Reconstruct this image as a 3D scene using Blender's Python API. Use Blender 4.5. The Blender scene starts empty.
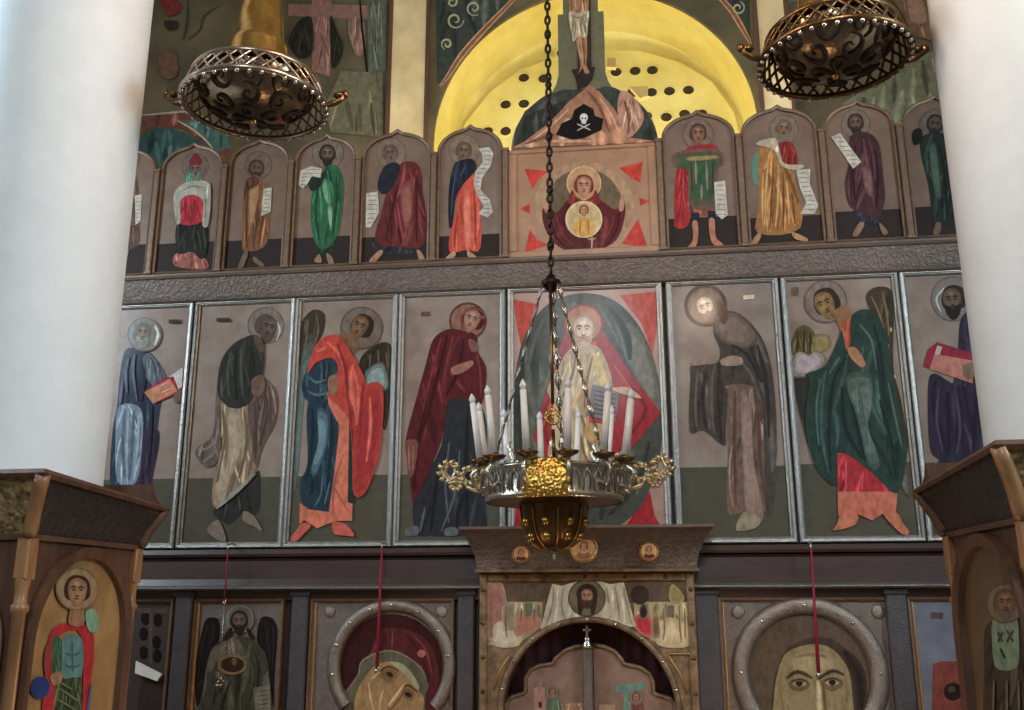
import bpy, math, random
from mathutils import Vector, Matrix
random.seed(7)
SC = bpy.context.scene
COL = SC.collection

# ------------------------------------------------------------------ camera
FPX, D, EYE = 950.0, 6.2, 2.7
PITCH, YAW, ROLL = math.radians(14.42), math.radians(7.25), math.radians(-0.15)
FW = Vector((-math.sin(YAW)*math.cos(PITCH), math.cos(YAW)*math.cos(PITCH), math.sin(PITCH)))
_r = Vector((math.cos(YAW), math.sin(YAW), 0)); _u = _r.cross(FW)
RT = _r*math.cos(ROLL) + _u*math.sin(ROLL); UP = _u*math.cos(ROLL) - _r*math.sin(ROLL)
CAM = Vector((0, -D, EYE))
cd = bpy.data.cameras.new('camera'); cam = bpy.data.objects.new('camera', cd); COL.objects.link(cam)
cd.sensor_width = 36; cd.lens = FPX/1024*36; cd.clip_start = .05
M = Matrix((RT, UP, -FW)).transposed().to_4x4(); M.translation = CAM
cam.matrix_world = M
SC.camera = cam

# ------------------------------------------------------------------ light
w = bpy.data.worlds.new('world'); SC.world = w; w.use_nodes = True
w.node_tree.nodes['Background'].inputs[0].default_value = (.5, .6, .75, 1)
w.node_tree.nodes['Background'].inputs[1].default_value = .3
SC.view_settings.view_transform = 'Standard'
try: SC.view_settings.look = 'None'
except Exception: pass
SC.view_settings.gamma = 1; SC.view_settings.use_curve_mapping = False
SC.view_settings.exposure = -0.04

def area(name, loc, to, sx, sy, power, color):
    l = bpy.data.lights.new(name, 'AREA'); l.shape = 'RECTANGLE'; l.size = sx; l.size_y = sy
    l.energy = power; l.color = color
    o = bpy.data.objects.new(name, l); COL.objects.link(o); o.location = loc
    o.rotation_euler = (Vector(to)-Vector(loc)).to_track_quat('-Z', 'Y').to_euler()
    return o
def point(name, loc, radius, power, color):
    l = bpy.data.lights.new(name, 'POINT'); l.shadow_soft_size = radius; l.energy = power; l.color = color
    o = bpy.data.objects.new(name, l); COL.objects.link(o); o.location = loc
    return o
COOL = (.73, .89, 1.0); WARM = (1.0, .62, .34)
def mirror_spot(px, py, Y):                 # where a ray from this spot of the icon screen, mirrored, meets the plane y = Y
    d = FW*FPX + RT*(px-512) - UP*(py-355); p = CAM + d*((0-CAM.y)/d.y); d.y = -d.y
    return p + d*((Y-p.y)/d.y)
# daylight through the tall west window and the windows of the two side walls of the nave
WW = mirror_spot(590, 335, -12.8); WN, WS = (-5.9, -3.15, 5.0), (4.9, -4.3, 5.0)
area('window_light_west', WW, (WW.x, 0, WW.z-1.6), 1.7, 3.0, 390, COOL)
area('window_light_north', WN, (-1.0, -3.0, 3.6), 1.5, 2.8, 300, COOL)
area('window_light_south', WS, (.5, -3.0, 3.6), 1.5, 2.8, 300, COOL)
# lamps: altar lamps behind the screen, globe lamp in the nave, added warm fills before the doors and on the axis
for k, (x, z, e) in enumerate(((-1.35, 5.15, 78), (.75, 5.15, 78), (-.3, 4.9, 95))):
    point('altar_lamp_light', (x, .75, z), .10, e, (1, .90, .66))
for x in (-1.3, .75): point('warm_fill_light', (x, -1.9, 1.55), 0.16, 15, WARM)  # unseen warm fill added to redden the centre; no stand is built
GL = mirror_spot(705, 310, -4.6)
point('globe_lamp_light', GL, .135, 112, (1, .78, .58))
GL_FILL = mirror_spot(585, 322, -3.4)
point('globe_lamp_light', GL_FILL, .17, 50, (1, .60, .40))  # added out of view to warm the central icons

# ------------------------------------------------------------------ helpers
def ray(px, py):
    return FW*FPX + RT*(px-512) - UP*(py-355)
def P(px, py, Y=0.0):                       # the point of a wall plane y = Y that is seen at this spot
    d = ray(px, py); return CAM + d*((Y-CAM.y)/d.y)
def PXp(px, py, X):                         # the same for a plane x = X
    d = ray(px, py); return CAM + d*((X-CAM.x)/d.x)
def lin(c):
    return [((v/255+.055)/1.055)**2.4 if v > 10 else v/255/12.92 for v in c]

def tag(o, label=None, cat=None, group=None, kind=None):
    if label: o['label'] = label
    if cat: o['category'] = cat
    if group: o['group'] = group
    if kind: o['kind'] = kind
    return o
def thing(name, loc, label, cat, group=None, kind=None):
    o = bpy.data.objects.new(name, None); COL.objects.link(o); o.location = loc; o.empty_display_size = .1
    return tag(o, label, cat, group, kind)
def root_loc(o):
    v = Vector((0, 0, 0))
    while o: v = v + o.location; o = o.parent
    return v

class MB:                                   # collects shapes into one mesh, given in world coordinates
    def __init__(s): s.v = []; s.f = []; s.c = []; s.sm = []
    def add(s, vs, fs, c=None, smooth=False):
        n = len(s.v); s.v += [Vector(v) for v in vs]
        for f in fs: s.f.append([n+i for i in f]); s.c.append(c); s.sm.append(smooth)
        return s
    def box(s, x0, x1, y0, y1, z0, z1, b=0.0, c=None):
        if b <= 0:
            vs = [(x, y, z) for x in (x0, x1) for y in (y0, y1) for z in (z0, z1)]
            return s.add(vs, [(0,1,3,2),(4,6,7,5),(0,4,5,1),(2,3,7,6),(0,2,6,4),(1,5,7,3)], c)
        # chamfered front edges (front = low y)
        a = [(x0,y1,z0),(x1,y1,z0),(x1,y1,z1),(x0,y1,z1)]
        m = [(x0,y0+b,z0),(x1,y0+b,z0),(x1,y0+b,z1),(x0,y0+b,z1)]
        f = [(x0+b,y0,z0+b),(x1-b,y0,z0+b),(x1-b,y0,z1-b),(x0+b,y0,z1-b)]
        fs = [(3,2,1,0),(8,9,10,11)]
        for k in (0, 4):
            for i in range(4):
                j = (i+1) % 4; fs.append((k+i, k+j, k+4+j, k+4+i))
        return s.add(a+m+f, fs, c)
    def extrude_x(s, prof, x0, x1, c=None):  # prof: list of (y, z), swept along x
        n = len(prof); vs = [(x0, y, z) for y, z in prof]+[(x1, y, z) for y, z in prof]
        fs = [tuple(range(n)), tuple(range(2*n-1, n-1, -1))]
        for i in range(n):
            j = (i+1) % n; fs.append((j, i, n+i, n+j))
        return s.add(vs, fs, c)
    def plate(s, pts, y0, y1, c=None):       # pts (x, z), front y0, back y1
        n = len(pts); vs = [(x, y0, z) for x, z in pts]+[(x, y1, z) for x, z in pts]
        fs = [tuple(range(n)), tuple(range(2*n-1, n-1, -1))]
        for i in range(n):
            j = (i+1) % n; fs.append((i, n+i, n+j, j))
        return s.add(vs, fs, c)
    def tube(s, pts, r, n=8, closed=False, c=None, cap=True):
        pts = [Vector(p) for p in pts]; m = len(pts)
        rs = r if isinstance(r, (list, tuple)) else [r]*m
        rings = []; prev = None
        for i, p in enumerate(pts):
            if closed: t = pts[(i+1) % m]-pts[i-1]
            else: t = pts[min(i+1, m-1)]-pts[max(i-1, 0)]
            t.normalize()
            if prev is None: a = t.orthogonal().normalized()
            else:
                a = prev - t*prev.dot(t)
                a = a.normalized() if a.length > 1e-6 else t.orthogonal().normalized()
            prev = a; b = t.cross(a)
            rings.append([p+(a*math.cos(2*math.pi*k/n)+b*math.sin(2*math.pi*k/n))*rs[i] for k in range(n)])
        vs = [v for g in rings for v in g]; fs = []
        for i in range(m if closed else m-1):
            j = (i+1) % m
            for k in range(n):
                l = (k+1) % n; fs.append((i*n+k, i*n+l, j*n+l, j*n+k))
        if cap and not closed: fs += [tuple(range(n-1, -1, -1)), tuple(range((m-1)*n, m*n))]
        return s.add(vs, fs, c, True)
    def lathe(s, prof, o, n=32, c=None, smooth=True, a0=0, a1=2*math.pi):   # prof (r, z) about a vertical axis at o
        full = abs(a1-a0-2*math.pi) < 1e-6; m = n if full else n+1
        vs = [(o[0]+r*math.cos(a0+(a1-a0)*k/n), o[1]+r*math.sin(a0+(a1-a0)*k/n), o[2]+z) for r, z in prof for k in range(m)]
        fs = []
        for i in range(len(prof)-1):
            for k in range(n):
                l = (k+1) % m; fs.append((i*m+k, i*m+l, (i+1)*m+l, (i+1)*m+k))
        return s.add(vs, fs, c, smooth)
    def ball(s, o, rx, ry=None, rz=None, n=12, m=8, c=None):
        ry = ry or rx; rz = rz or rx
        vs = [(o[0]+rx*math.sin(math.pi*i/m)*math.cos(2*math.pi*k/n), o[1]+ry*math.sin(math.pi*i/m)*math.sin(2*math.pi*k/n), o[2]+rz*math.cos(math.pi*i/m)) for i in range(m+1) for k in range(n)]
        fs = [(i*n+k, (i+1)*n+k, (i+1)*n+(k+1) % n, i*n+(k+1) % n) for i in range(m) for k in range(n)]
        return s.add(vs, fs, c, True)
    def build(s, name, mat, parent=None, label=None, kind=None):
        base = root_loc(parent) if parent else Vector((0, 0, 0))
        me = bpy.data.meshes.new(name); me.from_pydata([v-base for v in s.v], [], s.f); me.update()
        me.polygons.foreach_set('use_smooth', s.sm)
        if any(c is not None for c in s.c):
            at = me.color_attributes.new('Col', 'FLOAT_COLOR', 'CORNER')
            for p, c in zip(me.polygons, s.c):
                c = c or (.5, .5, .5)
                for li in p.loop_indices: at.data[li].color = (c[0], c[1], c[2], 1)
        if mat: me.materials.append(mat)
        o = bpy.data.objects.new(name, me); COL.objects.link(o)
        if parent: o.parent = parent
        if label: o['label'] = label
        if kind: o['kind'] = kind
        return o

# ------------------------------------------------------------------ materials
def mat(name, c, rough=.5, metal=0.0, noise=.0, scale=8.0, c2=None, bump=0.0, bscale=40.0, spec=.5, coat=0.0, crough=.1, stretch=(1,1,1), emit=None, vor=False, attr=False, alpha=1.0, trans=0.0):
    m = bpy.data.materials.new(name); m.use_nodes = True; nt = m.node_tree; N = nt.nodes; L = nt.links
    b = N['Principled BSDF']
    c = lin(c)
    b.inputs['Base Color'].default_value = (*c, 1); b.inputs['Roughness'].default_value = rough
    b.inputs['Metallic'].default_value = metal; b.inputs['Specular IOR Level'].default_value = spec
    b.inputs['Coat Weight'].default_value = coat; b.inputs['Coat Roughness'].default_value = crough
    b.inputs['Transmission Weight'].default_value = trans
    if alpha < 1: b.inputs['Alpha'].default_value = alpha
    tc = N.new('ShaderNodeTexCoord'); mp = N.new('ShaderNodeMapping'); mp.inputs['Scale'].default_value = stretch
    geo = N.new('ShaderNodeNewGeometry'); L.new(geo.outputs['Position'], mp.inputs['Vector'])
    src = None
    if attr:
        a = N.new('ShaderNodeVertexColor'); a.layer_name = 'Col'; src = a.outputs['Color']
    if c2 is not None:
        nz = N.new('ShaderNodeTexNoise'); nz.inputs['Scale'].default_value = scale; nz.inputs['Detail'].default_value = 6
        L.new(mp.outputs['Vector'], nz.inputs['Vector'])
        rp = N.new('ShaderNodeValToRGB'); rp.color_ramp.elements[0].position = .36; rp.color_ramp.elements[1].position = .66
        rp.color_ramp.elements[0].color = (*c, 1); rp.color_ramp.elements[1].color = (*lin(c2), 1)
        L.new(nz.outputs['Fac'], rp.inputs['Fac']); src = rp.outputs['Color']
    if noise > 0:
        nz = N.new('ShaderNodeTexNoise'); nz.inputs['Scale'].default_value = scale*1.7; nz.inputs['Detail'].default_value = 8; nz.inputs['Roughness'].default_value = .65
        L.new(mp.outputs['Vector'], nz.inputs['Vector'])
        mr = N.new('ShaderNodeMapRange'); mr.inputs['From Min'].default_value = .3; mr.inputs['From Max'].default_value = .7
        mr.inputs['To Min'].default_value = 1-noise; mr.inputs['To Max'].default_value = 1+noise
        L.new(nz.outputs['Fac'], mr.inputs['Value'])
        mx = N.new('ShaderNodeMix'); mx.data_type = 'RGBA'; mx.blend_type = 'MULTIPLY'; mx.inputs[0].default_value = 1
        if src: L.new(src, mx.inputs[6])
        else: mx.inputs[6].default_value = (*c, 1)
        cb = N.new('ShaderNodeCombineColor')
        for k in range(3): L.new(mr.outputs['Result'], cb.inputs[k])
        L.new(cb.outputs['Color'], mx.inputs[7]); src = mx.outputs[2]
    if src: L.new(src, b.inputs['Base Color'])
    if bump > 0:
        if vor:
            t = N.new('ShaderNodeTexVoronoi'); t.inputs['Scale'].default_value = bscale; t.feature = 'SMOOTH_F1'; out = t.outputs['Distance']
        else:
            t = N.new('ShaderNodeTexNoise'); t.inputs['Scale'].default_value = bscale; t.inputs['Detail'].default_value = 4; out = t.outputs['Fac']
        L.new(mp.outputs['Vector'], t.inputs['Vector'])
        bp = N.new('ShaderNodeBump'); bp.inputs['Strength'].default_value = bump; bp.inputs['Distance'].default_value = .01
        L.new(out, bp.inputs['Height']); L.new(bp.outputs['Normal'], b.inputs['Normal'])
    if emit:
        b.inputs['Emission Color'].default_value = (*lin(emit[0]), 1); b.inputs['Emission Strength'].default_value = emit[1]
    return m
GAIN = 1.02
def pc(c, de=.14):                          # a paint colour
    g = .3*c[0]+.55*c[1]+.15*c[2]
    return [min(.9, v*GAIN) for v in lin([v+(g-v)*de for v in c])]
M_PAINT = mat('egg_tempera', (128,128,128), .6, noise=.34, scale=16, spec=.12, attr=True, bump=.12, bscale=160, coat=.15, crough=.12, stretch=(1,1,.55))
M_MURAL = mat('fresco', (128,128,128), .85, noise=.3, scale=9, spec=.15, attr=True, bump=.15, bscale=60)
M_PLASTER = mat('white_plaster', (230,238,242), .7, noise=.05, scale=3, bump=.06, bscale=70)
M_OLIVE = mat('olive_fresco_ground', (104,94,68), .85, c2=(78,71,52), noise=.18, scale=2.2, bump=.1, bscale=40)
M_CREAM = mat('cream_plaster', (236,216,168), .8, c2=(214,188,138), noise=.1, scale=3, bump=.1)
M_YELLOW = mat('yellow_plaster', (226,212,132), .7, c2=(216,198,108), noise=.08, scale=2.4, bump=.08, bscale=25)
M_HOLE = mat('hole_shade', (52,38,24), .9, noise=.2)  # colour standing for the shade inside openings
M_SILVER = mat('embossed_silver_frame', (150,147,142), .34, .75, noise=.16, scale=14, bump=.35, bscale=90)
M_SILVERD = mat('dark_silver_cladding', (112,108,108), .42, .6, noise=.22, scale=12, bump=.5, bscale=70, vor=True)
M_CARVED = mat('carved_dark_oak', (116,102,94), .5, .15, noise=.3, scale=16, bump=.6, bscale=60, vor=True)
M_RAIL = mat('brown_rail', (104,84,72), .45, noise=.25, scale=10, bump=.2, coat=.2, crough=.3)
M_REDWOOD = mat('red_brown_polished_wood', (64,47,44), .35, noise=.25, scale=7, bump=.1, bscale=50, coat=.3, crough=.2, stretch=(.3,1,2))
M_PILASTER = mat('blue_grey_pilaster', (78,73,76), .4, .2, noise=.2, scale=9, bump=.4, bscale=90)
M_WOOD = mat('honey_oak', (172,128,88), .42, c2=(140,98,64), noise=.2, scale=6, bump=.15, bscale=60, coat=.25, crough=.2, stretch=(3,3,.5))
M_WOODD = mat('brown_oak', (100,70,54), .45, c2=(82,56,44), noise=.2, scale=6, bump=.2, bscale=60, stretch=(3,3,.5))
M_GILT = mat('gilt_carving', (186,158,112), .45, .3, c2=(84,64,40), noise=.3, scale=34, bump=1.0, bscale=55, vor=True)
M_BRASS = mat('old_brass', (190,150,84), .27, .95, noise=.25, scale=14, bump=.12, bscale=60)
M_GOLD = mat('bright_gilt_relief', (214,172,88), .3, .9, noise=.25, scale=30, bump=.9, bscale=70, vor=True)
M_BRONZE = mat('dark_bronze', (112,86,58), .3, .9, noise=.3, scale=20, bump=.2, bscale=60)
M_PALE = mat('pale_gilt_leafwork', (206,188,150), .3, .8, noise=.2, scale=20, bump=.2)
M_CUP = mat('smoky_glass', (170,150,130), .08, spec=.6, trans=.85)
M_LATT = mat('tarnished_silver_lattice', (168,150,132), .26, .9, noise=.2, scale=20)
M_CHROME = mat('polished_silver', (205,200,188), .22, .9, noise=.15, scale=20, bump=.3, bscale=60)
M_BOWL = mat('tarnished_bowl_bronze', (146,132,112), .24, .95, noise=.3, scale=16, bump=.15, bscale=50)
M_IRON = mat('black_iron', (52,44,40), .45, .8, noise=.2, scale=30)
M_WAX = mat('white_candle', (238,236,232), .4, spec=.5, noise=.06, scale=12, coat=.3)
M_GLASS = mat('clear_glass_bulb', (225,228,235), .12, spec=.7, coat=.6, noise=.03)
M_REDCORD = mat('crimson_cord', (140,24,50), .7, noise=.2, scale=60)
M_DARK = mat('dark_maroon_curtain', (48,14,16), .9, noise=.25, scale=8, stretch=(4,1,.4))
M_FLOOR = mat('stone_floor', (120,105,92), .4, c2=(90,78,70), noise=.15, scale=2)
M_WALL = mat('nave_plaster', (170,160,140), .85, c2=(140,132,116), noise=.1, scale=1)
M_BOARD = mat('dark_backing_board', (60,48,42), .7, noise=.2)

# ------------------------------------------------------------------ flat painting on a panel
def smooth_poly(pts, n=4):
    m = len(pts); out = []
    for i in range(m):
        p0, p1, p2, p3 = (Vector(pts[(i+k-1) % m]) for k in range(4))
        for j in range(n):
            t = j/n
            out.append(.5*((2*p1)+(p2-p0)*t+(2*p0-5*p1+4*p2-p3)*t*t+(3*p1-p0-3*p2+p3)*t**3))
    return out
DRAPED = {'robe','cloak','mantle','skirt','drape','shawl','underrobe','veil','sash','wing','tunic','underskirt','hanging_fold','stole','undersleeve','hood','mandorla','hill','hair_shirt','loincloth','trousers','red_diamond','dark_figure','halo_field','cloth','spandrel','body','pink_cross','teal_arch','red_band','pale_ground','blue_ground','teal_corner','olive_field','brown_field','pink_drape','scene','face_shade','rock','dark_hill','sky'}
def mixc(a, b, t): return tuple(x+(y-x)*t for x, y in zip(a, b))
class Paint:
    """paint layers on the plane of a panel; part -> one mesh of paint under the icon"""
    def __init__(s, root, view, plane=0.0, axis='y', mat=None):
        s.root = root; s.v = view; s.pl = plane; s.ax = axis; s.n = 0; s.parts = {}; s.order = []; s.base = {}; s.mat = mat or M_PAINT; s.sgn = -1
        s.clipbox = None
    def view(s, v): s.v = v; return s
    def pt(s, x, y):
        ox, oy, k = s.v; px = ox+x/k; py = oy+y/k; off = .0012+.00006*s.n
        if s.ax == 'y': return P(px, py, s.pl-off)
        return PXp(px, py, s.pl+s.sgn*off)
    def raw(s, part, c, pts):
        vs = [s.pt(x, y) for x, y in pts]
        if s.clipbox:
            x0, x1, z0, z1 = s.clipbox
            for v in vs:
                v.x = min(max(v.x, x0), x1); v.z = min(max(v.z, z0), z1)
        s.n += 1
        if part not in s.parts: s.parts[part] = MB(); s.order.append(part)
        ar = sum(vs[i].x*vs[(i+1) % len(vs)].z-vs[(i+1) % len(vs)].x*vs[i].z for i in range(len(vs)))
        if s.ax == 'y' and ar < 0: vs = vs[::-1]
        s.parts[part].add(vs, [tuple(range(len(vs)))], pc(c))
    def p(s, part, c, pts, sm=True):
        first = part not in s.parts; q = [tuple(a) for a in smooth_poly(pts)] if sm else pts
        if first or not sm:
            s.raw(part, c, q)
            if first: s.base[part] = c
            nm = part.split('#')[0]
            if first and nm in DRAPED: s.drape(part, c, q)
        else:
            b = s.base.get(part, c); mx = sum(a[0] for a in q)/len(q); my = sum(a[1] for a in q)/len(q)
            for f, t in ((1.12, .35), (1.0, .7), (.76, 1.0)):
                s.raw(part, mixc(b, c, t), [(mx+(x-mx)*f, my+(y-my)*f) for x, y in q])
        return s
    def drape(s, part, c, q):
        xs = [a[0] for a in q]; ys = [a[1] for a in q]; w_, h_ = max(xs)-min(xs), max(ys)-min(ys); rnd = random.Random(len(q)*131+int(xs[0]))
        def ins(x, y):
            r = False; j = len(q)-1
            for i in range(len(q)):
                if (q[i][1] > y) != (q[j][1] > y) and x < (q[j][0]-q[i][0])*(y-q[i][1])/(q[j][1]-q[i][1])+q[i][0]: r = not r
                j = i
            return r
        for k in range(16):
            x, y = rnd.uniform(min(xs), max(xs)), rnd.uniform(min(ys), max(ys))
            if not ins(x, y): continue
            sl = rnd.uniform(-.28, .28)+(x-sum(xs)/len(xs))/max(w_, 1)*.35; bend = rnd.uniform(-.0025, .0025); L = []
            for sg in (-1, 1):
                seg = []
                for j in range(0 if sg > 0 else 1, 6):
                    dy = sg*j*h_*.055; px_, py_ = x+sl*dy+bend*dy*dy, y+dy
                    if not (ins(px_, py_) and ins(px_-w_*.03, py_) and ins(px_+w_*.03, py_)): break
                    seg.append((px_, py_))
                L = seg[::-1]+L if sg < 0 else L+seg
            if len(L) < 3: continue
            f = rnd.choice((.68, .76, 1.22, 1.34, 1.5)); s.s(part, tuple(min(235, v*f+(10 if f > 1 else 0)) for v in c), w_*rnd.uniform(.035, .085), L)
    def e(s, part, c, cx, cy, rx, ry=None, tilt=0, n=24):
        ry = ry or rx; t = math.radians(tilt); pts = []
        for k in range(n):
            a = 2*math.pi*k/n; x, y = rx*math.cos(a), ry*math.sin(a)
            pts.append((cx+x*math.cos(t)-y*math.sin(t), cy+x*math.sin(t)+y*math.cos(t)))
        s.raw(part, c, pts); return s
    def ring(s, part, c, cx, cy, r, wd, n=28):
        vs = []; fs = []
        for k in range(n):
            a = 2*math.pi*k/n
            for q in (r, r-wd): vs.append(s.pt(cx+q*math.cos(a), cy+q*math.sin(a)))
        if s.clipbox:
            x0, x1, z0, z1 = s.clipbox
            for v in vs:
                v.x = min(max(v.x, x0), x1); v.z = min(max(v.z, z0), z1)
        for k in range(n):
            i, j = 2*k, 2*((k+1) % n); fs.append((i, i+1, j+1, j))
        s.n += 1
        if part not in s.parts: s.parts[part] = MB(); s.order.append(part)
        s.parts[part].add(vs, fs, pc(c)); return s
    def s(s, part, c, wd, pts):             # a tapering brush stroke
        q = [Vector(a) for a in pts]; L = []; R = []; m = len(q)
        d = []
        for i in range(m-1):
            for j in range(4):
                t = j/4; p0 = q[max(i-1, 0)]; p1 = q[i]; p2 = q[i+1]; p3 = q[min(i+2, m-1)]
                d.append(.5*((2*p1)+(p2-p0)*t+(2*p0-5*p1+4*p2-p3)*t*t+(3*p1-p0-3*p2+p3)*t**3))
        d.append(q[-1]); n = len(d)
        for i, a in enumerate(d):
            t = d[min(i+1, n-1)]-d[max(i-1, 0)]
            if t.length < 1e-6: continue
            t.normalize(); k = wd/2*(.25+.75*math.sin(math.pi*(i+.6)/(n+.2)))
            L.append((a.x-t.y*k, a.y+t.x*k)); R.append((a.x+t.y*k, a.y-t.x*k))
        b = s.base.get(part)
        if b is None: s.raw(part, c, L+R[::-1]); return s
        for f, t in ((1.45, .3), (1.0, .65), (.5, 1.0)):
            o = [((l[0]+r[0])/2+(l[0]-r[0])/2*f, (l[1]+r[1])/2+(l[1]-r[1])/2*f) for l, r in zip(L, R)]; i = [((l[0]+r[0])/2-(l[0]-r[0])/2*f, (l[1]+r[1])/2-(l[1]-r[1])/2*f) for l, r in zip(L, R)]
            s.raw(part, mixc(b, c, t), o+i[::-1])
        return s
    def folds(s, part, c, wd, lst):
        for a in lst: s.s(part, c, wd, a)
        return s
    def head(s, cx, cy, r, tilt=0, skin=(150,112,84), hair=(58,44,36), beard=None, halo=None, hr=1.55, hoff=(0,0), hrim=None, look=0):
        sf = '' if 'face' not in s.parts else '#%d' % s.n
        if halo:
            if not hrim: halo = mixc(halo, (124,108,97), .45)
            s.e('halo'+sf, halo, cx+hoff[0], cy+hoff[1], r*hr)
            s.ring('halo'+sf, hrim or tuple(int(v*.80) for v in halo), cx+hoff[0], cy+hoff[1], r*hr, max(1.5, r*.10))
        t = math.radians(tilt)
        def q(x, y): return (cx+r*(x*math.cos(t)-y*math.sin(t)), cy+r*(x*math.sin(t)+y*math.cos(t)))
        s.p('hair'+sf, hair, [q(-.78,.3), q(-.8,-.35), q(-.45,-.92), q(.1,-1.02), q(.6,-.8), q(.82,-.2), q(.74,.38), q(.3,.6), q(-.4,.6)])
        l = look*.14
        s.base['face'+sf] = tuple(v*.72 for v in skin); s.raw('face'+sf, s.base['face'+sf], [tuple(v) for v in smooth_poly([q(-.54+l,.1), q(-.54+l,-.42), q(-.22+l,-.76), q(.22+l,-.76), q(.56+l,-.42), q(.56+l,.1), q(.36+l,.64), q(l,.92), q(-.34+l,.64)])])
        s.p('face'+sf, skin, [q(-.5+l,.1), q(-.5+l,-.42), q(-.2+l,-.72), q(.2+l,-.72), q(.52+l,-.42), q(.52+l,.1), q(.34+l,.6), q(l,.88), q(-.32+l,.6)])
        dk = tuple(int(v*.45) for v in skin); lt = tuple(min(255, int(v*1.14)) for v in skin)
        if beard:
            s.p('beard'+sf, beard, [q(-.52+l,.2), q(-.3+l,.34), q(l,.3), q(.3+l,.34), q(.54+l,.2), q(.5+l,.75), q(.16+l,1.22), q(-.16+l,1.22), q(-.46+l,.8)])
        s.p('face'+sf, lt, [q(-.22+l,-.6), q(.22+l,-.6), q(.18+l,-.34), q(-.18+l,-.34)])
        for sx in (-1, 1):
            s.s('face'+sf, dk, r*.1, [q(sx*.42+l,-.2), q(sx*.24+l,-.3), q(sx*.08+l,-.2)])
            s.e('face'+sf, tuple(int(v*.42) for v in skin), *q(sx*.24+l,-.1), r*.1, r*.06, tilt, 10)
        s.s('face'+sf, lt, r*.1, [q(l,-.2), q(.02+l,.05), q(.03+l,.22)])
        s.s('face'+sf, dk, r*.08, [q(-.1+l,.26), q(.03+l,.3), q(.14+l,.24)])
        s.s('face'+sf, tuple(int(a*.75) for a in skin[:1])+tuple(int(a*.5) for a in skin[1:]), r*.09, [q(-.16+l,.46), q(l,.44), q(.16+l,.46)])
        return s
    def foot(s, c, pts): return s.p('foot#%d' % s.n, c, pts)
    def hand(s, c, pts):
        return s.p('hand#%d' % s.n, c, pts)
    def done(s, labels={}):
        for k in s.order:
            s.parts[k].build('painted_'+k.split('#')[0], s.mat, s.root)
        return s

# ------------------------------------------------------------------ the building
def Zm(*pts, Y=0.0): return sum(P(a, b, Y).z for a, b in pts)/len(pts)
def Xm(*pts, Y=0.0): return sum(P(a, b, Y).x for a, b in pts)/len(pts)
WX0, WX1, WY0, WZ = -6.0, 5.0, -13.0, 9.2
EY = 1.5                                                     # east wall
def struct(name, mb, m, label=None, cat=None):
    o = mb.build(name, m); o['kind'] = 'structure'
    if label: o['label'] = label; o['category'] = cat or name.split('_')[0]
    return o
struct('floor', MB().box(WX0-.2, WX1+.2, WY0-.2, 4.2, -.15, 0), M_FLOOR)
struct('ceiling', MB().box(WX0-.2, WX1+.2, WY0-.2, 4.2, WZ, WZ+.15), M_WALL)
struct('wall_west', MB().box(WX0-.2, WX1+.2, WY0-.2, WY0, 0, WZ), M_WALL)
struct('wall_north', MB().box(WX0-.2, WX0, WY0, 4.2, 0, WZ), M_WALL)
struct('wall_south', MB().box(WX1, WX1+.2, WY0, 4.2, 0, WZ), M_WALL)
# glazed nave windows (out of the picture, they carry the daylight)
def nave_window(i, c, ux, sz):
    fr = MB(); c = Vector(c); ux = Vector(ux)
    for k in (-1, 0, 1):
        a = c+ux*(k*sz[0]/2); fr.tube([a-Vector((0,0,sz[1]/2)), a+Vector((0,0,sz[1]/2))], .04, 6)
    for k in range(-2, 3):
        a = c+Vector((0,0,k*sz[1]/4)); fr.tube([a-ux*sz[0]/2, a+ux*sz[0]/2], .03, 6)
    o = fr.build('window_%d' % i, M_WOODD); o['kind'] = 'structure'
nave_window(1, (WW.x, WY0+.06, WW.z), (1,0,0), (1.8, 3.1))
nave_window(2, (WX0+.04, WN[1], WN[2]), (0,1,0), (1.7, 3.1)); nave_window(3, (WX1-.04, WS[1], WS[2]), (0,1,0), (1.7, 3.1))

# east wall with the arch into the apse
ACX = Xm((592, 120), Y=EY); AR = (Xm((755, 120), Y=EY)-Xm((431, 120), Y=EY))/2; AZ = Zm((592, 132), Y=EY)
arc = [(ACX+AR*math.cos(a), AZ+AR*math.sin(a)) for a in [math.pi*k/40 for k in range(41)]]
ew = MB()
ew.box(WX0, ACX-AR, EY, EY+.04, 0, AZ); ew.box(ACX+AR, WX1, EY, EY+.04, 0, AZ)
for i in range(40):
    a, b = arc[i], arc[i+1]
    ew.plate([(b[0], b[1]), (a[0], a[1]), (a[0], WZ), (b[0], WZ)], EY, EY+.04)
ew.box(WX0, ACX-AR, EY, EY+.04, AZ, WZ); ew.box(ACX+AR, WX1, EY, EY+.04, AZ, WZ)
wall_e = struct('wall_east', ew, M_OLIVE, 'olive frescoed east wall around the yellow apse arch', 'wall')
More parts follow.
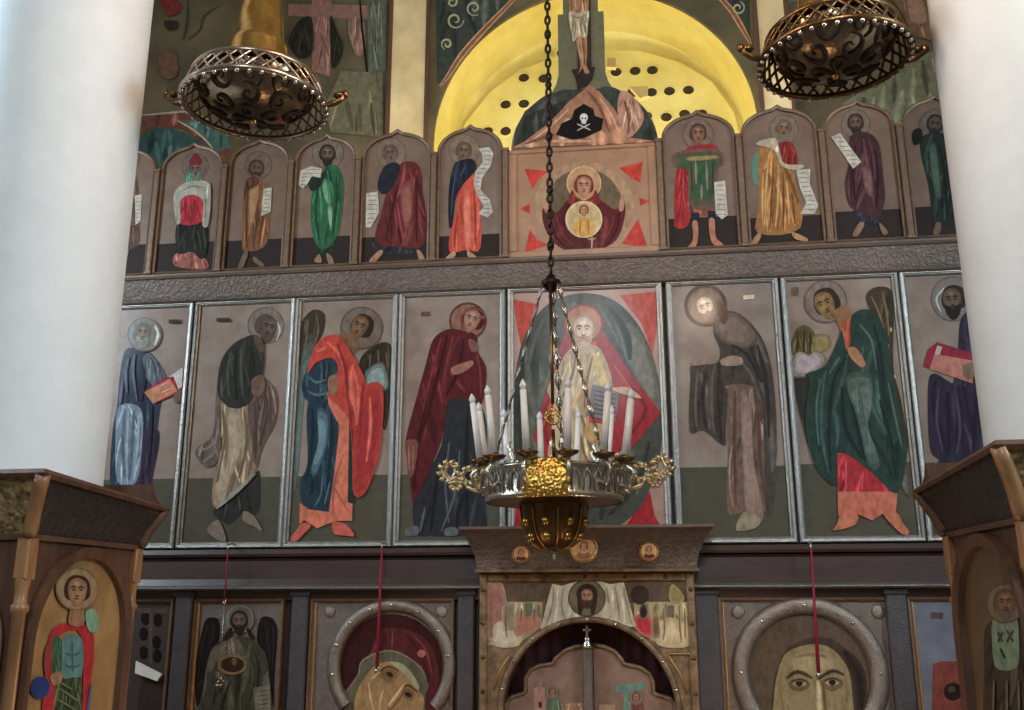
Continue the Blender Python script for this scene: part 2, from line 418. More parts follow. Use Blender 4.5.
# apse: barrel reveal, then the conch
ap = MB(); AD = .31; n = 40
vs = []; fs = []
for y in (EY+.04, EY+AD+.35):
    vs += [(x, y, z) for x, z in [(ACX+AR, 0)]+arc+[(ACX-AR, 0)]]
m_ = len(arc)+2
for i in range(m_-1): fs.append((i, i+1, m_+i+1, m_+i))
ap.add(vs, fs, None, True)
YC = EY+AD+.35; RI = AR+.002
vs = []; fs = []; U, V = 24, 12
for j in range(V+1):                                          # quarter-sphere conch flattened in depth
    b = math.pi/2*j/V
    for i in range(U+1):
        a = math.pi*i/U
        vs.append((ACX+RI*math.cos(a)*math.cos(b) if True else 0, YC+.10*math.sin(b), AZ+RI*math.sin(a)*math.cos(b)))
for j in range(V):
    for i in range(U): k = j*(U+1)+i; fs.append((k, k+1, k+U+2, k+U+1))
ap.add(vs, fs, None, True)
ap.add([(ACX-AR, YC, 0), (ACX+AR, YC, 0), (ACX+AR, YC+.11, 0), (ACX-AR, YC+.11, 0), (ACX-AR, YC+.11, AZ+.02), (ACX+AR, YC+.11, AZ+.02)], [(3,2,5,4)])
struct('wall_apse', ap, M_YELLOW, 'yellow plastered conch of the apse behind the icon screen', 'wall')
# lower curved apse wall with the rows of acoustic holes, its top edge an arc in front of the conch
PY = EY+.60
hp = [(452, 190), (454,150), (466,122), (490,92), (520,70), (560,55), (600,50), (640,51), (680,62), (712,82), (734,112), (744,150), (746,190)]
pts = [(P(a, b, PY).x, P(a, b, PY).z) for a, b in hp]
holes = [(430,207),(330,275),(378,273),(283,345),(330,345),(620,190),(670,187),(715,185),(713,243),(760,240),(810,237),(752,308),(800,300),(845,300),(378,205),(478,140),(662,245),(700,306)]
hs = []
for hx, hy in holes:
    q = P(380+hx/2.626, hy/2.626, PY); hs.append((q.x, q.z))
dome = MB(); dome.plate([(pts[0][0], 0)]+pts+[(pts[-1][0], 0)], PY, PY+.12)
apse_panel = struct('wall_altar', dome, M_YELLOW, 'inner yellow altar wall pierced by rows of round holes', 'wall')
for x, z in hs:                                               # each hole: a clay jar mouth with a plaster lip, its shaded inside a flat dark-coloured disc
    r = .054
    vs = []; fs = []; n = 20
    ringset = [(r*1.22, -.001), (r*1.16, -.012), (r, -.012), (r*.96, -.004)]
    for rr, yo in ringset: vs += [(x+rr*math.cos(2*math.pi*k/n), PY+yo, z+rr*.9*math.sin(2*math.pi*k/n)) for k in range(n)]
    for i in range(3):
        for k in range(n): fs.append((i*n+k, i*n+(k+1) % n, (i+1)*n+(k+1) % n, (i+1)*n+k))
    lip = MB().add(vs, fs, None, True).build('hole_lip', M_YELLOW, apse_panel)
    MB().add([(x+r*.97*math.cos(2*math.pi*k/n), PY-.0035, z+r*.87*math.sin(2*math.pi*k/n)) for k in range(n)], [tuple(range(n))]).build('hole', M_HOLE, lip)

# pier strips beside the arch and painted ornament in the spandrels
V1 = (0, 0, 1.0)
pier = []
def pier_strip(px0, px1, name, lbl):
    a = Xm((px0, 80), Y=EY-.06); b = Xm((px1, 80), Y=EY-.06)
    o = MB().box(a, b, EY-.06, EY, 0, WZ, .01).build(name, M_CREAM); o['kind'] = 'structure'; o['label'] = lbl; o['category'] = 'pier'
    for q in (a, b):
        MB().box(q-.02, q+.02, EY-.075, EY-.058, 0, WZ, .004).build('painted_border', M_WOODD, o)
    return o
pier_strip(389, 427, 'trim_1', 'cream lit pier left of the apse arch')
pier_strip(760, 792, 'trim_2', 'cream lit pier right of the apse arch')
fr = Paint(wall_e, V1, EY, mat=M_MURAL)
fr.p('spandrel', (58,66,60), [(436,-20),(530,-20),(505,8),(478,38),(458,62),(445,82),(437,84)], False)
fr.p('spandrel#r', (58,66,60), [(700,-20),(749,-20),(750,40),(742,30),(730,12)], False)
ab = (150,84,60)
for s0, lst in (('arch_border', [(440,86),(448,76),(461,56),(480,34),(507,6),(532,-20)]), ('arch_border#r', [(700,-20),(728,6),(741,26),(751,44)])):
    fr.s(s0, (196,160,110), 6, lst); fr.s(s0, ab, 3.5, lst)
sc_ = (170,165,125)
for k, (cx, cy, r) in enumerate([(455,20,9),(474,8,8),(447,44,6),(490,-6,7),(452,2,6),(738,8,7),(724,-8,7)]):
    fr.s('scroll_ornament', sc_, 2.2, [(cx+r*(1-j/14)*math.cos(j*.75+k), cy+r*(1-j/14)*math.sin(j*.75+k)) for j in range(12)])
# left fresco
L = lambda pts: [(130+x/3.793, y/3.793) for x, y in pts]
fr.p('teal_arch', (54,82,80), L([(30,560),(60,500),(130,485),(220,510),(290,560),(320,640),(30,640)]))
fr.p('red_band', (112,66,56), L([(50,435),(200,425),(300,470),(380,560),(390,640),(330,640),(290,550),(200,490),(100,480),(40,510)]), False)
fr.s('white_line', (178,160,138), 2.2, L([(40,438),(150,428),(230,424),(300,455)]))
fr.p('teal_corner', (72,108,104), L([(185,458),(280,455),(370,500),(378,560),(330,575),(280,520),(230,480)]), False)
fr.s('white_line', (196,176,150), 2, L([(180,458),(240,492),(290,535),(325,580)]))
pk = (146,104,92)
fr.p('pink_cross', pk, L([(690,0),(765,0),(760,290),(690,270)]), False)
fr.p('pink_cross', pk, L([(600,15),(905,20),(905,75),(600,60)]), False)
fr.p('pink_drape', (150,112,98), L([(835,60),(885,80),(890,190),(860,210),(830,130)]))
fr.p('dark_figure', (44,42,36), L([(640,80),(690,70),(690,200),(640,220),(600,160)]))
fr.p('dark_figure#2', (40,38,32), L([(760,60),(790,130),(808,170),(795,230),(765,250)]))
fr.s('dark_line', (30,26,22), 2.4, L([(870,-20),(885,150),(905,315)]))
fr.p('pale_ground', (112,106,80), L([(800,270),(960,275),(960,520),(760,500),(740,400)]), False)
fr.p('blue_ground', (100,104,88), L([(900,0),(975,0),(970,270),(905,275)]), False)
fr.p('red_blob', (132,48,44), L([(120,0),(180,0),(190,40),(150,60),(125,30)]))
fr.p('dark_blob', (58,52,42), L([(130,80),(180,80),(175,110),(140,110)]))
fr.s('dark_line', (66,60,48), 2, L([(220,0),(215,90),(200,150)])); fr.s('dark_line', (70,62,50), 1.6, L([(340,20),(280,60),(265,110),(220,150)]))
fr.p('brown_patch', (112,82,60), L([(115,190),(170,200),(180,280),(140,300),(110,260)]))
# right fresco
R_ = lambda pts: [(720+x/4.267, y/4.267) for x, y in pts]
fr.p('olive_field', (112,116,92), R_([(520,440),(930,200),(960,600),(560,600)]), False)
fr.p('brown_field', (128,96,76), R_([(740,0),(915,0),(930,180),(820,150),(780,60)]), False)
fr.p('pink_patch', (170,128,106), R_([(800,0),(860,0),(880,90),(820,90)]))
fr.p('green_strip', (92,112,98), R_([(245,0),(330,0),(280,30),(245,70)]), False)
fr.p('pale_foot', (176,140,112), R_([(905,250),(935,265),(935,310),(910,300)]))
fr.done()

# ------------------------------------------------------------------ round columns
def column(cx, cy, r, z0, lbl):
    t = thing('round_column', (cx, cy, z0), lbl, 'column', kind='structure')
    MB().lathe([(r, 0), (r, WZ-z0)], (cx, cy, z0), 96).build('shaft', M_PLASTER, t)
    return t
KD0, KD1 = -D+3.2, -D+3.95
CY = (KD0+KD1)/2

# ------------------------------------------------------------------ the icon screen
ISX0, ISX1 = -4.6, 3.9
z_dbot = Zm((228,543.5),(350,541.6),(770,536.5),(860,534.5))           # deesis panels: foot and head
z_dtop = Zm((230,305),(350,302),(460,296),(720,284),(840,278))
z_cor0 = Zm((297,298),(640,282.5),(837,273.3), Y=-.05)
z_cor1 = Zm((130,281),(400,271),(700,258),(900,249), Y=-.05)
z_pbot = Zm((180,273),(400,267),(463,264.6),(784,243.5),(869,240.5))   # prophets: foot
z_groove = Zm((149,559.3),(297,558.2),(723,554.5),(900,554), Y=-.05)
z_led = Zm((144,590),(472,587.5),(700,586.3),(951,584), Y=-.12)
iscr = thing('iconostasis', (-.3, .1, 0), 'tall dark wooden icon screen with carved cornices holding all icon rows', 'icon screen', kind='structure')
MB().box(ISX0, ISX1, .035, .13, 0, z_pbot).build('backing_board', M_BOARD, iscr)
def beam(name, prof, m): return MB().extrude_x(prof, ISX0, ISX1).build(name, m, iscr)
h = z_cor1-z_cor0
beam('carved_cornice', [(.04, z_cor0), (-.03, z_cor0), (-.05, z_cor0+.01), (-.06, z_cor0+h*.2), (-.09, z_cor0+h*.8), (-.10, z_cor1), (.04, z_cor1)], M_CARVED)
beam('cornice_cap', [(.04, z_cor1), (-.115, z_cor1), (-.12, z_cor1+.012), (-.105, z_cor1+.022), (.04, z_cor1+.022)], M_RAIL)
beam('prophet_sill', [(.04, z_cor1+.022), (-.045, z_cor1+.022), (-.05, z_pbot-.01), (-.03, z_pbot), (.04, z_pbot)], M_RAIL)
beam('deesis_sill', [(.04, z_groove+.012), (-.05, z_groove+.012), (-.06, z_groove+.03), (-.045, z_dbot-.05), (.04, z_dbot-.05)], M_REDWOOD)
beam('frieze_board', [(.04, z_led+.02), (-.07, z_led+.02), (-.05, z_led+.06), (-.045, z_groove-.015), (-.065, z_groove), (.04, z_groove)], M_REDWOOD)
beam('silver_ledge', [(.04, z_led-.012), (-.10, z_led-.012), (-.125, z_led-.002), (-.125, z_led+.006), (-.10, z_led+.02), (.04, z_led+.02)], M_SILVER)
beam('lower_rail', [(.04, z_led-.075), (-.02, z_led-.075), (-.03, z_led-.012), (.04, z_led-.012)], M_REDWOOD)
for a, b in ((171,188),(289,306),(457,474),(697,721),(891,912)):
    x0, x1 = Xm((a, 650), Y=-.05), Xm((b, 650), Y=-.05)
    p = MB(); p.box(x0, x1, -.05, .036, 0, z_led-.012, .008); p.box(x0-.012, x1+.012, -.062, .036, z_led-.05, z_led-.012, .006)
    p.build('pilaster', M_PILASTER, iscr)

def rect_frame(name, root, x0, x1, z0, z1, wd, m, loops=None):
    loops = loops or [(0, 0), (0, -.010), (.010, -.016), (wd*.32, -.016), (wd*.4, -.026), (wd*.8, -.028), (wd, -.018), (wd, .03)]
    vs = []; fs = []
    for o, y in loops: vs += [(x0-o, y, z0-o), (x1+o, y, z0-o), (x1+o, y, z1+o), (x0-o, y, z1+o)]
    for i in range(len(loops)-1):
        for k in range(4):
            l = (k+1) % 4; fs.append((i*4+k, i*4+l, i*4+4+l, i*4+4+k))
    mb = MB().add(vs, fs); return mb.build(name, m, root)

VA = (100,270,2.447); VB = (380,270,2.447); VC = (660,260,2.366)
M_DFIELD = mat('icon_ground_taupe', (152,136,124), .5, c2=(136,116,104), noise=.14, scale=5, bump=.1, bscale=120, coat=.18, crough=.14, spec=.25)
M_DGROUND = mat('icon_floor_olive', (80,76,62), .55, noise=.2, scale=6, bump=.1, bscale=120, spec=.2, coat=.16, crough=.14)
M_XFIELD = mat('icon_ground_rose', (168,128,110), .4, c2=(150,112,98), noise=.14, scale=5, coat=.18, crough=.14)
def deesis(x0, x1, label, gpx, field=None):
    xa, xb = x0, x1
    t = thing('standing_icon', ((xa+xb)/2, 0, z_dbot), label, 'icon', 'tall icons of the middle row')
    MB().box(xa, xb, 0, .035, z_dbot, z_dtop, .002).build('panel', field or M_DFIELD, t)
    if gpx:
        zg = P(*gpx).z; MB().box(xa+.001, xb-.001, -.0008, .003, z_dbot+.001, zg).build('painted_ground', M_DGROUND, t)
    rect_frame('frame', t, xa, xb, z_dbot, z_dtop, .040, M_SILVER)
    pa = Paint(t, VA, 0.0); pa.clipbox = (xa+.001, xb-.001, z_dbot+.001, z_dtop-.001); return t, pa
X1r = Xm((189,307),(170,543)); X2 = (Xm((202,306),(182,543)), Xm((291,304),(277.5,543))); X3 = (Xm((302,304),(289,541.6)), Xm((393.4,301),(386.5,540.6)))
X4 = (Xm((406,297),(398,541.6)), Xm((501,294),(499,540))); X5 = (Xm((514,292),(513,540)), Xm((661,288),(661,527))); X6 = (Xm((672.5,285),(681,529)), Xm((774,281),(788,536)))
X7 = (Xm((788,280),(803,535)), Xm((893.5,274),(915,534.5))); X8l = Xm((908,275),(929,534.5))
pw = X2[1]-X2[0]

# --- apostle with red book, left
t, a = deesis(X1r-pw, X1r, 'tall icon of a blue robed bearded saint holding a red book, beside left column', (150,479))
a.view(VA); navy = (46,54,74)
a.p('robe', navy, [(60,200),(85,190),(120,200),(145,230),(160,275),(150,330),(140,400),(135,470),(112,565),(60,565),(25,545),(30,400),(42,330),(48,260)])
a.p('skirt', (56,42,64), [(98,400),(145,395),(132,490),(112,568),(70,565),(86,500)])
a.p('drape', (124,140,158), [(48,332),(100,340),(104,420),(88,520),(42,515),(38,400)])
a.folds('drape', (84,96,116), 7, [[(60,340),(56,430),(60,510)],[(82,345),(78,440),(70,515)]])
a.folds('drape', (164,178,192), 5, [[(70,345),(66,430),(66,500)],[(95,350),(92,430),(82,500)]])
a.p('mantle', (98,106,116), [(118,203),(150,238),(162,275),(140,290),(112,262),(104,222)])
a.folds('mantle', (62,66,76), 4, [[(122,210),(135,240),(140,280)],[(138,222),(150,250),(154,280)]])
a.folds('robe', (92,104,126), 7, [[(70,215),(62,250),(66,300)],[(85,205),(80,250),(90,320)],[(55,270),(50,310),(48,330)]])
a.folds('robe', (34,38,54), 6, [[(100,215),(108,260),(100,320)],[(126,330),(122,400),(118,470)]])
a.p('book', (168,36,66), [(110,296),(160,262),(178,262),(203,235),(210,238),(208,290),(196,300),(130,328)], False)
a.p('book', (206,206,204), [(168,262),(202,238),(203,285),(192,292),(180,260)], False)
a.p('book', (206,132,96), [(108,299),(170,266),(190,296),(130,327)], False)
a.folds('book', (232,180,150), 6, [[(145,285),(165,275)],[(150,300),(175,288)]])
a.hand((120,92,76), [(186,298),(200,296),(198,318),(186,326),(180,312)])
a.head(104,156,28, 6, skin=(132,112,92), hair=(112,110,102), beard=(142,140,132), halo=(138,140,138), hr=1.5, hoff=(5,2))
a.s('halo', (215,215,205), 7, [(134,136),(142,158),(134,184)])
a.p('inscription', (62,56,54), [(168,121),(197,121),(197,130),(168,130)], False); a.done()

# --- apostle in dark cloak and tan robe
t, a = deesis(*X2, 'tall icon of a bowed saint in dark cloak over a tan robe', (240,477.5))
tan = (152,132,106)
a.view(VA)
a.head(404,140,32, 14, skin=(106,86,72), hair=(92,78,70), beard=(86,72,64), halo=(132,124,118), hr=1.42, hoff=(2,-4), look=2)
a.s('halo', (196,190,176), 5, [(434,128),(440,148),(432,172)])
a.p('underskirt', (50,50,46), [(340,520),(380,495),(392,500),(388,592),(345,600),(318,622),(285,605),(280,585)])
a.p('robe', tan, [(290,320),(360,328),(396,330),(402,380),(378,500),(330,545),(284,582),(274,540),(290,430)])
a.p('robe', (188,168,140), [(315,355),(345,368),(346,430),(322,500),(302,562),(288,545),(314,460)])
a.folds('robe', (112,94,74), 7, [[(300,340),(306,420),(286,520)],[(352,340),(360,420),(340,510)],[(380,345),(380,420),(362,500)]])
a.folds('robe', (206,188,160), 5, [[(330,370),(332,430),(312,510)],[(306,440),(296,500),(290,560)]])
a.p('sash', (104,84,74), [(388,258),(432,300),(428,372),(398,430),(382,482),(368,400),(362,330)])
a.folds('sash', (72,58,52), 6, [[(395,280),(410,340),(390,430)],[(378,320),(382,390),(380,450)]])
a.p('hanging_fold', (108,94,86), [(300,236),(285,290),(276,400),(236,436),(236,458),(258,482),(286,470),(296,420),(292,330)])
a.folds('hanging_fold', (146,134,126), 5, [[(240,440),(262,436),(280,420)],[(250,470),(272,455),(284,440)]])
a.p('cloak', (50,50,46), [(378,158),(330,178),(296,224),(288,300),(318,336),(362,326),(392,270),(402,215),(394,176)])
a.folds('cloak', (84,84,78), 7, [[(322,200),(312,250),(316,310)],[(345,190),(345,250),(350,310)]]); a.folds('cloak', (30,30,28), 6, [[(335,195),(330,255),(335,320)],[(370,185),(375,240),(365,300)]])
a.p('neck', (96,76,64), [(376,160),(396,170),(400,200),(384,192)])
a.hand((118,90,74), [(372,268),(398,258),(404,290),(388,312),(372,300)])
a.s('hem', (156,150,138), 10, [(284,584),(330,545),(380,498)])
a.foot((134,120,106), [(284,612),(262,634),(276,652),(300,666),(308,656),(296,622)]); a.foot((134,120,106), [(352,590),(350,614),(374,626),(396,638),(386,616),(372,598)])
a.p('inscription', (64,58,56), [(285,117),(318,117),(318,126),(285,126)], False); a.done()

# --- angel in red cloak
t, a = deesis(*X3, 'tall icon of a winged figure in bright red cloak over a deep blue robe', (340,475.5))
a.view(VA); red = (208,68,56)
a.p('wing', (60,52,40), [(496,122),(522,97),(550,108),(548,150),(526,190),(502,240),(496,330),(488,300),(489,150)])
a.p('wing', (94,116,114), [(498,200),(526,188),(508,262),(498,330),(486,480),(474,540),(478,400)])
a.folds('wing', (112,98,70), 5, [[(508,120),(506,160),(500,200)],[(530,112),(534,150),(520,190)]])
a.p('wing#r', (58,48,38), [(690,177),(714,190),(714,262),(702,384),(688,372),(690,300),(650,282),(634,232),(650,200)])
a.p('wing#r', (142,168,164), [(652,250),(690,230),(704,282),(680,296),(650,286)]); a.folds('wing#r', (122,104,80), 4, [[(662,205),(660,235)],[(680,195),(682,230)],[(700,200),(704,240)]])
a.head(640,142,34, 24, skin=(134,100,72), hair=(54,40,30), halo=(120,104,92), hr=1.55, look=-1.5)
a.p('neck', (130,94,68), [(584,160),(618,156),(636,186),(612,208),(590,192)])
a.p('undersleeve', (40,62,74), [(520,226),(570,214),(582,240),(566,270),(582,300),(572,334),(510,322),(494,290),(500,258)])
a.p('robe', (34,58,72), [(510,322),(575,330),(582,380),(577,500),(560,592),(500,578),(490,520),(508,470)])
a.p('robe', (106,138,150), [(533,350),(556,360),(552,430),(530,492),(518,482),(534,420)])
a.folds('robe', (20,36,48), 7, [[(520,340),(520,420),(504,520)],[(566,350),(565,440),(552,560)],[(520,510),(516,550)]])
a.folds('robe', (82,112,126), 5, [[(545,500),(540,550),(525,578)],[(562,520),(550,572)]])
a.folds('undersleeve', (90,120,132), 6, [[(512,262),(530,275),(555,268)],[(508,296),(530,306),(560,300)]])
a.p('stole', (218,112,86), [(555,300),(586,330),(612,360),(606,568),(618,572),(617,614),(576,614),(532,632),(500,612),(488,622),(489,570),(512,586),(560,592),(573,500),(586,380),(560,332)], False)
a.p('lining', (28,54,46), [(610,365),(624,360),(622,570),(606,568)], False)
a.p('cloak', red, [(545,166),(584,160),(612,198),(642,250),(656,290),(686,290),(686,420),(666,500),(642,540),(622,532),(612,380),(582,332),(556,302),(582,252),(570,216),(530,226),(508,252),(520,200)])
a.p('cloak', (174,46,50), [(640,310),(686,298),(684,420),(664,500),(642,540),(622,524),(626,400)])
a.folds('cloak', (238,112,92), 7, [[(556,176),(590,215),(604,280)],[(620,240),(632,300),(628,380)],[(660,310),(662,380),(652,470)],[(530,200),(552,190)]])
a.folds('cloak', (146,36,40), 6, [[(580,180),(600,240),(606,320)],[(645,270),(640,340),(636,420)],[(610,330),(616,380),(620,440)]])
a.hand((150,108,80), [(560,262),(580,258),(582,290),(570,310),(558,292)])
a.foot((206,92,76), [(496,618),(478,640),(465,660),(480,663),(500,644),(516,626)]); a.foot((206,92,76), [(570,616),(572,644),(600,650),(622,650),(604,624)]); a.done()

# --- woman in maroon
t, a = deesis(*X4, 'tall icon of a bowed woman in a long maroon mantle, left of central throne icon', (440,474))
a.view(VB); mar = (92,28,32)
a.p('robe', (44,45,52), [(165,310),(242,330),(262,400),(258,560),(252,642),(120,652),(88,642),(84,560),(150,430)])
a.folds('robe', (92,98,106), 6, [[(170,420),(160,520),(168,620)],[(195,440),(185,540),(150,640)],[(110,580),(98,640)]]); a.folds('robe', (26,26,32), 8, [[(215,350),(210,470),(215,630)],[(140,500),(125,640)]])
a.p('halo', (142,98,82), [(215+46*math.cos(k*.4488), 125+46*math.sin(k*.4488)) for k in range(14)]); a.ring('halo', (96,52,44), 215,125,46,5)
a.p('mantle', mar, [(202,148),(165,145),(130,170),(112,230),(90,310),(62,420),(70,480),(80,570),(95,548),(150,420),(165,330),(200,312),(242,334),(256,300),(260,240),(240,200),(236,160)])
a.folds('mantle', (132,50,52), 6, [[(150,165),(130,240),(105,340)],[(180,160),(165,220),(150,300)],[(235,200),(245,250),(246,310)],[(170,250),(210,300)]])
a.folds('mantle', (58,14,20), 8, [[(165,160),(148,230),(120,340),(84,450)],[(205,170),(190,250),(160,310)],[(110,340),(88,450),(84,540)]])
a.head(228,124,33, 18, skin=(172,122,100), hair=(84,28,30), look=-1)
a.s('hair', (150,84,60), 4, [(204,150),(198,118),(216,96),(246,98),(260,118)])
a.hand((160,104,86), [(174,240),(206,226),(226,222),(226,234),(204,250),(180,256)]); a.p('neck', (128,80,66), [(216,170),(236,176),(240,196),(224,200)])
a.p('fringe', (122,70,62), [(62,420),(92,420),(88,470),(82,500),(70,505),(66,470)]); a.folds('fringe', (176,120,100), 3, [[(70,430),(72,490)],[(82,430),(80,490)]])
a.foot((92,96,100), [(62,634),(90,626),(94,646),(66,652)]); a.foot((92,96,100), [(160,632),(186,630),(190,648),(160,650)])
a.p('inscription', (120,72,62), [(100,102),(122,102),(122,112),(100,112)], False); a.p('inscription', (120,72,62), [(242,112),(256,112),(256,120),(242,120)], False); a.done()

# --- enthroned figure
t, a = deesis(*X5, 'wide central icon of an enthroned figure with open book in red and green mandorla', None, M_XFIELD)
a.view(VB)
sr = (196,70,58)
a.p('red_point', sr, [(326,72),(390,84),(372,150),(345,186),(334,130)], False); a.p('red_point#2', (198,84,70), [(586,62),(686,52),(680,132),(667,205),(640,130)], False)
a.p('red_point#3', (170,36,46), [(596,634),(660,540),(672,600),(690,634)], False); a.p('red_point#4', (170,36,46), [(326,634),(338,540),(400,634)], False)
a.p('mandorla', (72,74,62), [(344,190),(400,92),(480,58),(560,68),(622,120),(667,210),(690,330),(680,480),(620,600),(520,640),(400,606),(338,500),(324,350)])
a.p('mandorla', (124,120,108), [(580,130),(622,140),(662,205),(686,330),(664,330),(636,280),(600,210)])
a.folds('mandorla', (48,50,44), 14, [[(560,90),(600,150),(612,220)],[(350,220),(340,330),(346,450)],[(660,420),(630,520),(560,600)]])
a.folds('mandorla', (96,94,82), 8, [[(400,120),(372,190),(356,280)],[(530,80),(560,130),(590,190)]])
a.p('red_diamond', (166,40,44), [(500,84),(545,150),(620,260),(692,350),(620,430),(520,560),(430,510),(374,410),(420,250),(452,150)], False)
a.folds('red_diamond', (120,24,32), 8, [[(600,270),(650,340),(600,420)],[(400,380),(430,470),(500,540)]]); a.folds('red_diamond', (206,70,64), 6, [[(570,230),(620,300)],[(430,290),(396,390)]])
a.e('halo', (164,92,68), 497,132,50); a.ring('halo', (116,56,44), 497,132,50,6)
rb = (184,152,112)
a.p('robe', rb, [(470,190),(530,186),(560,240),(568,290),(545,300),(512,350),(522,400),(556,400),(562,470),(500,505),(420,495),(414,420),(440,380),(416,312),(410,290),(440,230)])
a.p('robe', (208,174,108), [(518,200),(548,236),(558,292),(534,276)]); a.p('robe', (196,150,84), [(508,380),(552,384),(548,424),(510,414)]); a.p('robe', (206,180,140), [(430,330),(470,350),(470,470),(440,480),(424,420)])
a.folds('robe', (120,92,66), 6, [[(480,200),(470,260),(440,320)],[(520,210),(505,280),(500,340)],[(446,390),(450,440),(440,490)],[(490,400),(500,450),(520,490)]])
a.folds('robe', (226,200,160), 5, [[(460,230),(440,280),(430,300)],[(500,210),(490,270),(470,320)],[(460,390),(470,440)]])
a.head(497,148,40, 0, skin=(206,182,160), hair=(150,104,78), beard=(176,142,116))
a.p('neck', (196,166,140), [(482,178),(512,178),(516,200),(498,210),(480,200)])
a.p('book', (122,110,108), [(520,280),(586,294),(576,372),(504,356)], False)
for k in range(6): a.s('book', (66,56,58), 4, [(522,294+k*11),(548,300+k*11),(578,305+k*11)])
a.hand((196,152,122), [(566,290),(600,286),(622,296),(640,314),(616,310),(590,302)]); a.hand((200,156,126), [(420,190),(432,180),(436,215),(424,240),(414,220)])
a.done()

# --- bowed man in brown
t, a = deesis(*X6, 'tall icon of a bowed long haired man in a brown mantle, right of throne icon', (690,467.5))
a.view(VC)
a.p('halo', (128,100,86), [(108+50*math.cos(k*.4488), 108+50*math.sin(k*.4488)) for k in range(14)]); a.ring('halo', (88,66,58), 108,108,51,9)
a.p('robe', (120,92,78), [(160,298),(212,290),(242,320),(252,480),(262,590),(240,592),(222,604),(190,598),(160,592),(160,450)])
a.p('robe', (158,126,110), [(193,330),(214,350),(222,480),(242,592),(206,592),(196,450)])
a.folds('robe', (88,64,54), 7, [[(178,310),(176,430),(180,580)],[(232,340),(236,460),(250,580)]])
a.p('mantle', (76,66,60), [(140,125),(190,130),(232,170),(256,222),(270,300),(276,420),(268,584),(250,590),(246,400),(232,310),(182,292),(150,302),(160,310),(156,400),(152,440),(104,404),(70,404),(72,280),(76,250),(132,244),(142,212),(126,170)])
a.p('mantle', (132,108,94), [(140,130),(184,130),(226,180),(198,204),(152,192),(130,160)])
a.folds('mantle', (50,42,40), 8, [[(170,200),(210,230),(240,290)],[(110,260),(100,330),(110,400)],[(230,200),(252,290),(258,420)],[(140,255),(138,330),(145,430)]])
a.folds('mantle', (106,94,84), 6, [[(90,260),(84,330),(86,395)],[(180,230),(215,270),(236,330)],[(125,260),(122,330),(126,410)]])
a.head(112,112,32, -22, skin=(196,166,140), hair=(112,84,66), beard=(120,90,72), look=-1)
a.s('hair', (96,70,56), 16, [(132,100),(150,122),(150,152)])
a.hand((156,126,108), [(74,242),(106,234),(106,246),(80,250)]); a.hand((160,130,112), [(144,236),(170,226),(194,232),(192,248),(150,250)])
a.foot((146,132,106), [(194,600),(216,598),(238,614),(226,634),(180,640)]); a.p('inscription', (220,200,160), [(197,84),(223,82),(223,92),(197,94)], False); a.done()

# --- angel in green
t, a = deesis(*X7, 'tall icon of a winged figure in dark green cloak with red hem', (830,463.5))
a.view(VC); gr = (42,64,56)
a.p('wing', (100,88,50), [(310,200),(322,164),(345,154),(366,174),(368,216),(350,228),(318,228)]); a.folds('wing', (52,42,28), 4, [[(328,170),(324,220)],[(342,164),(340,222)],[(356,170),(355,220)]])
a.p('wing', (156,138,86), [(364,182),(396,180),(402,206),(370,218)]); a.p('wing', (52,50,44), [(312,268),(352,274),(354,430),(336,384)])
a.p('wing', (184,164,168), [(314,244),(330,218),(352,226),(366,218),(388,232),(374,256),(350,272),(314,272)])
a.p('wing#r', (70,56,42), [(487,86),(510,64),(545,69),(554,110),(552,250),(570,330),(588,442),(562,404),(542,262),(530,180),(502,130)])
a.folds('wing#r', (126,110,84), 5, [[(500,86),(516,120),(530,160)],[(524,74),(536,120),(542,180)]]); a.folds('wing#r', (190,180,168), 6, [[(546,160),(547,170)],[(540,200),(536,216)],[(556,270),(557,280)],[(550,316),(552,326)]])
a.p('wing#r', (112,114,106), [(526,428),(552,444),(578,470),(588,552),(566,524),(548,480)])
a.head(396,104,38, -24, skin=(150,116,72), hair=(62,42,30), halo=(140,124,116), hr=1.35, look=-1.2, hoff=(-4,-6))
a.p('neck', (146,104,68), [(408,124),(440,110),(458,140),(434,172),(420,150)])
a.p('tunic', (206,92,66), [(428,158),(452,140),(454,192),(442,214),(430,192)])
a.p('skirt', (176,44,52), [(418,458),(450,458),(562,548),(558,600),(422,606)], False)
a.p('skirt', (198,104,82), [(420,548),(562,548),(558,600),(530,598),(502,616),(465,600),(422,606)], False)
a.folds('skirt', (214,76,78), 5, [[(440,470),(440,545)],[(480,500),(478,545)]])
a.p('cloak', gr, [(455,130),(500,119),(532,170),(547,240),(562,330),(577,420),(586,452),(562,552),(500,502),(422,452),(416,534),(370,490),(350,430),(344,360),(354,290),(344,270),(390,250),(420,192),(430,166),(441,212),(450,198)])
a.p('cloak', (98,114,104), [(444,290),(496,280),(502,340),(492,400),(518,472),(492,474),(470,380)])
a.folds('cloak', (24,40,36), 8, [[(440,230),(410,290),(400,400),(404,500)],[(505,150),(524,230),(530,330)],[(520,330),(545,420),(560,520)],[(430,300),(440,400),(480,470)]])
a.folds('cloak', (84,108,98), 6, [[(470,150),(500,190),(512,260)],[(380,280),(370,350),(376,440)],[(540,290),(556,370),(572,440)],[(400,270),(425,230)],[(470,300),(478,360),(492,440)]])
a.hand((178,124,88), [(444,210),(464,208),(486,244),(476,254),(452,232)])
a.foot((200,112,82), [(430,602),(466,600),(462,626),(412,640),(420,622)]); a.foot((200,112,82), [(528,600),(560,598),(574,622),(590,644),(572,648)])
a.p('inscription', (96,84,78), [(316,64),(328,64),(328,82),(316,82)], False); a.done()

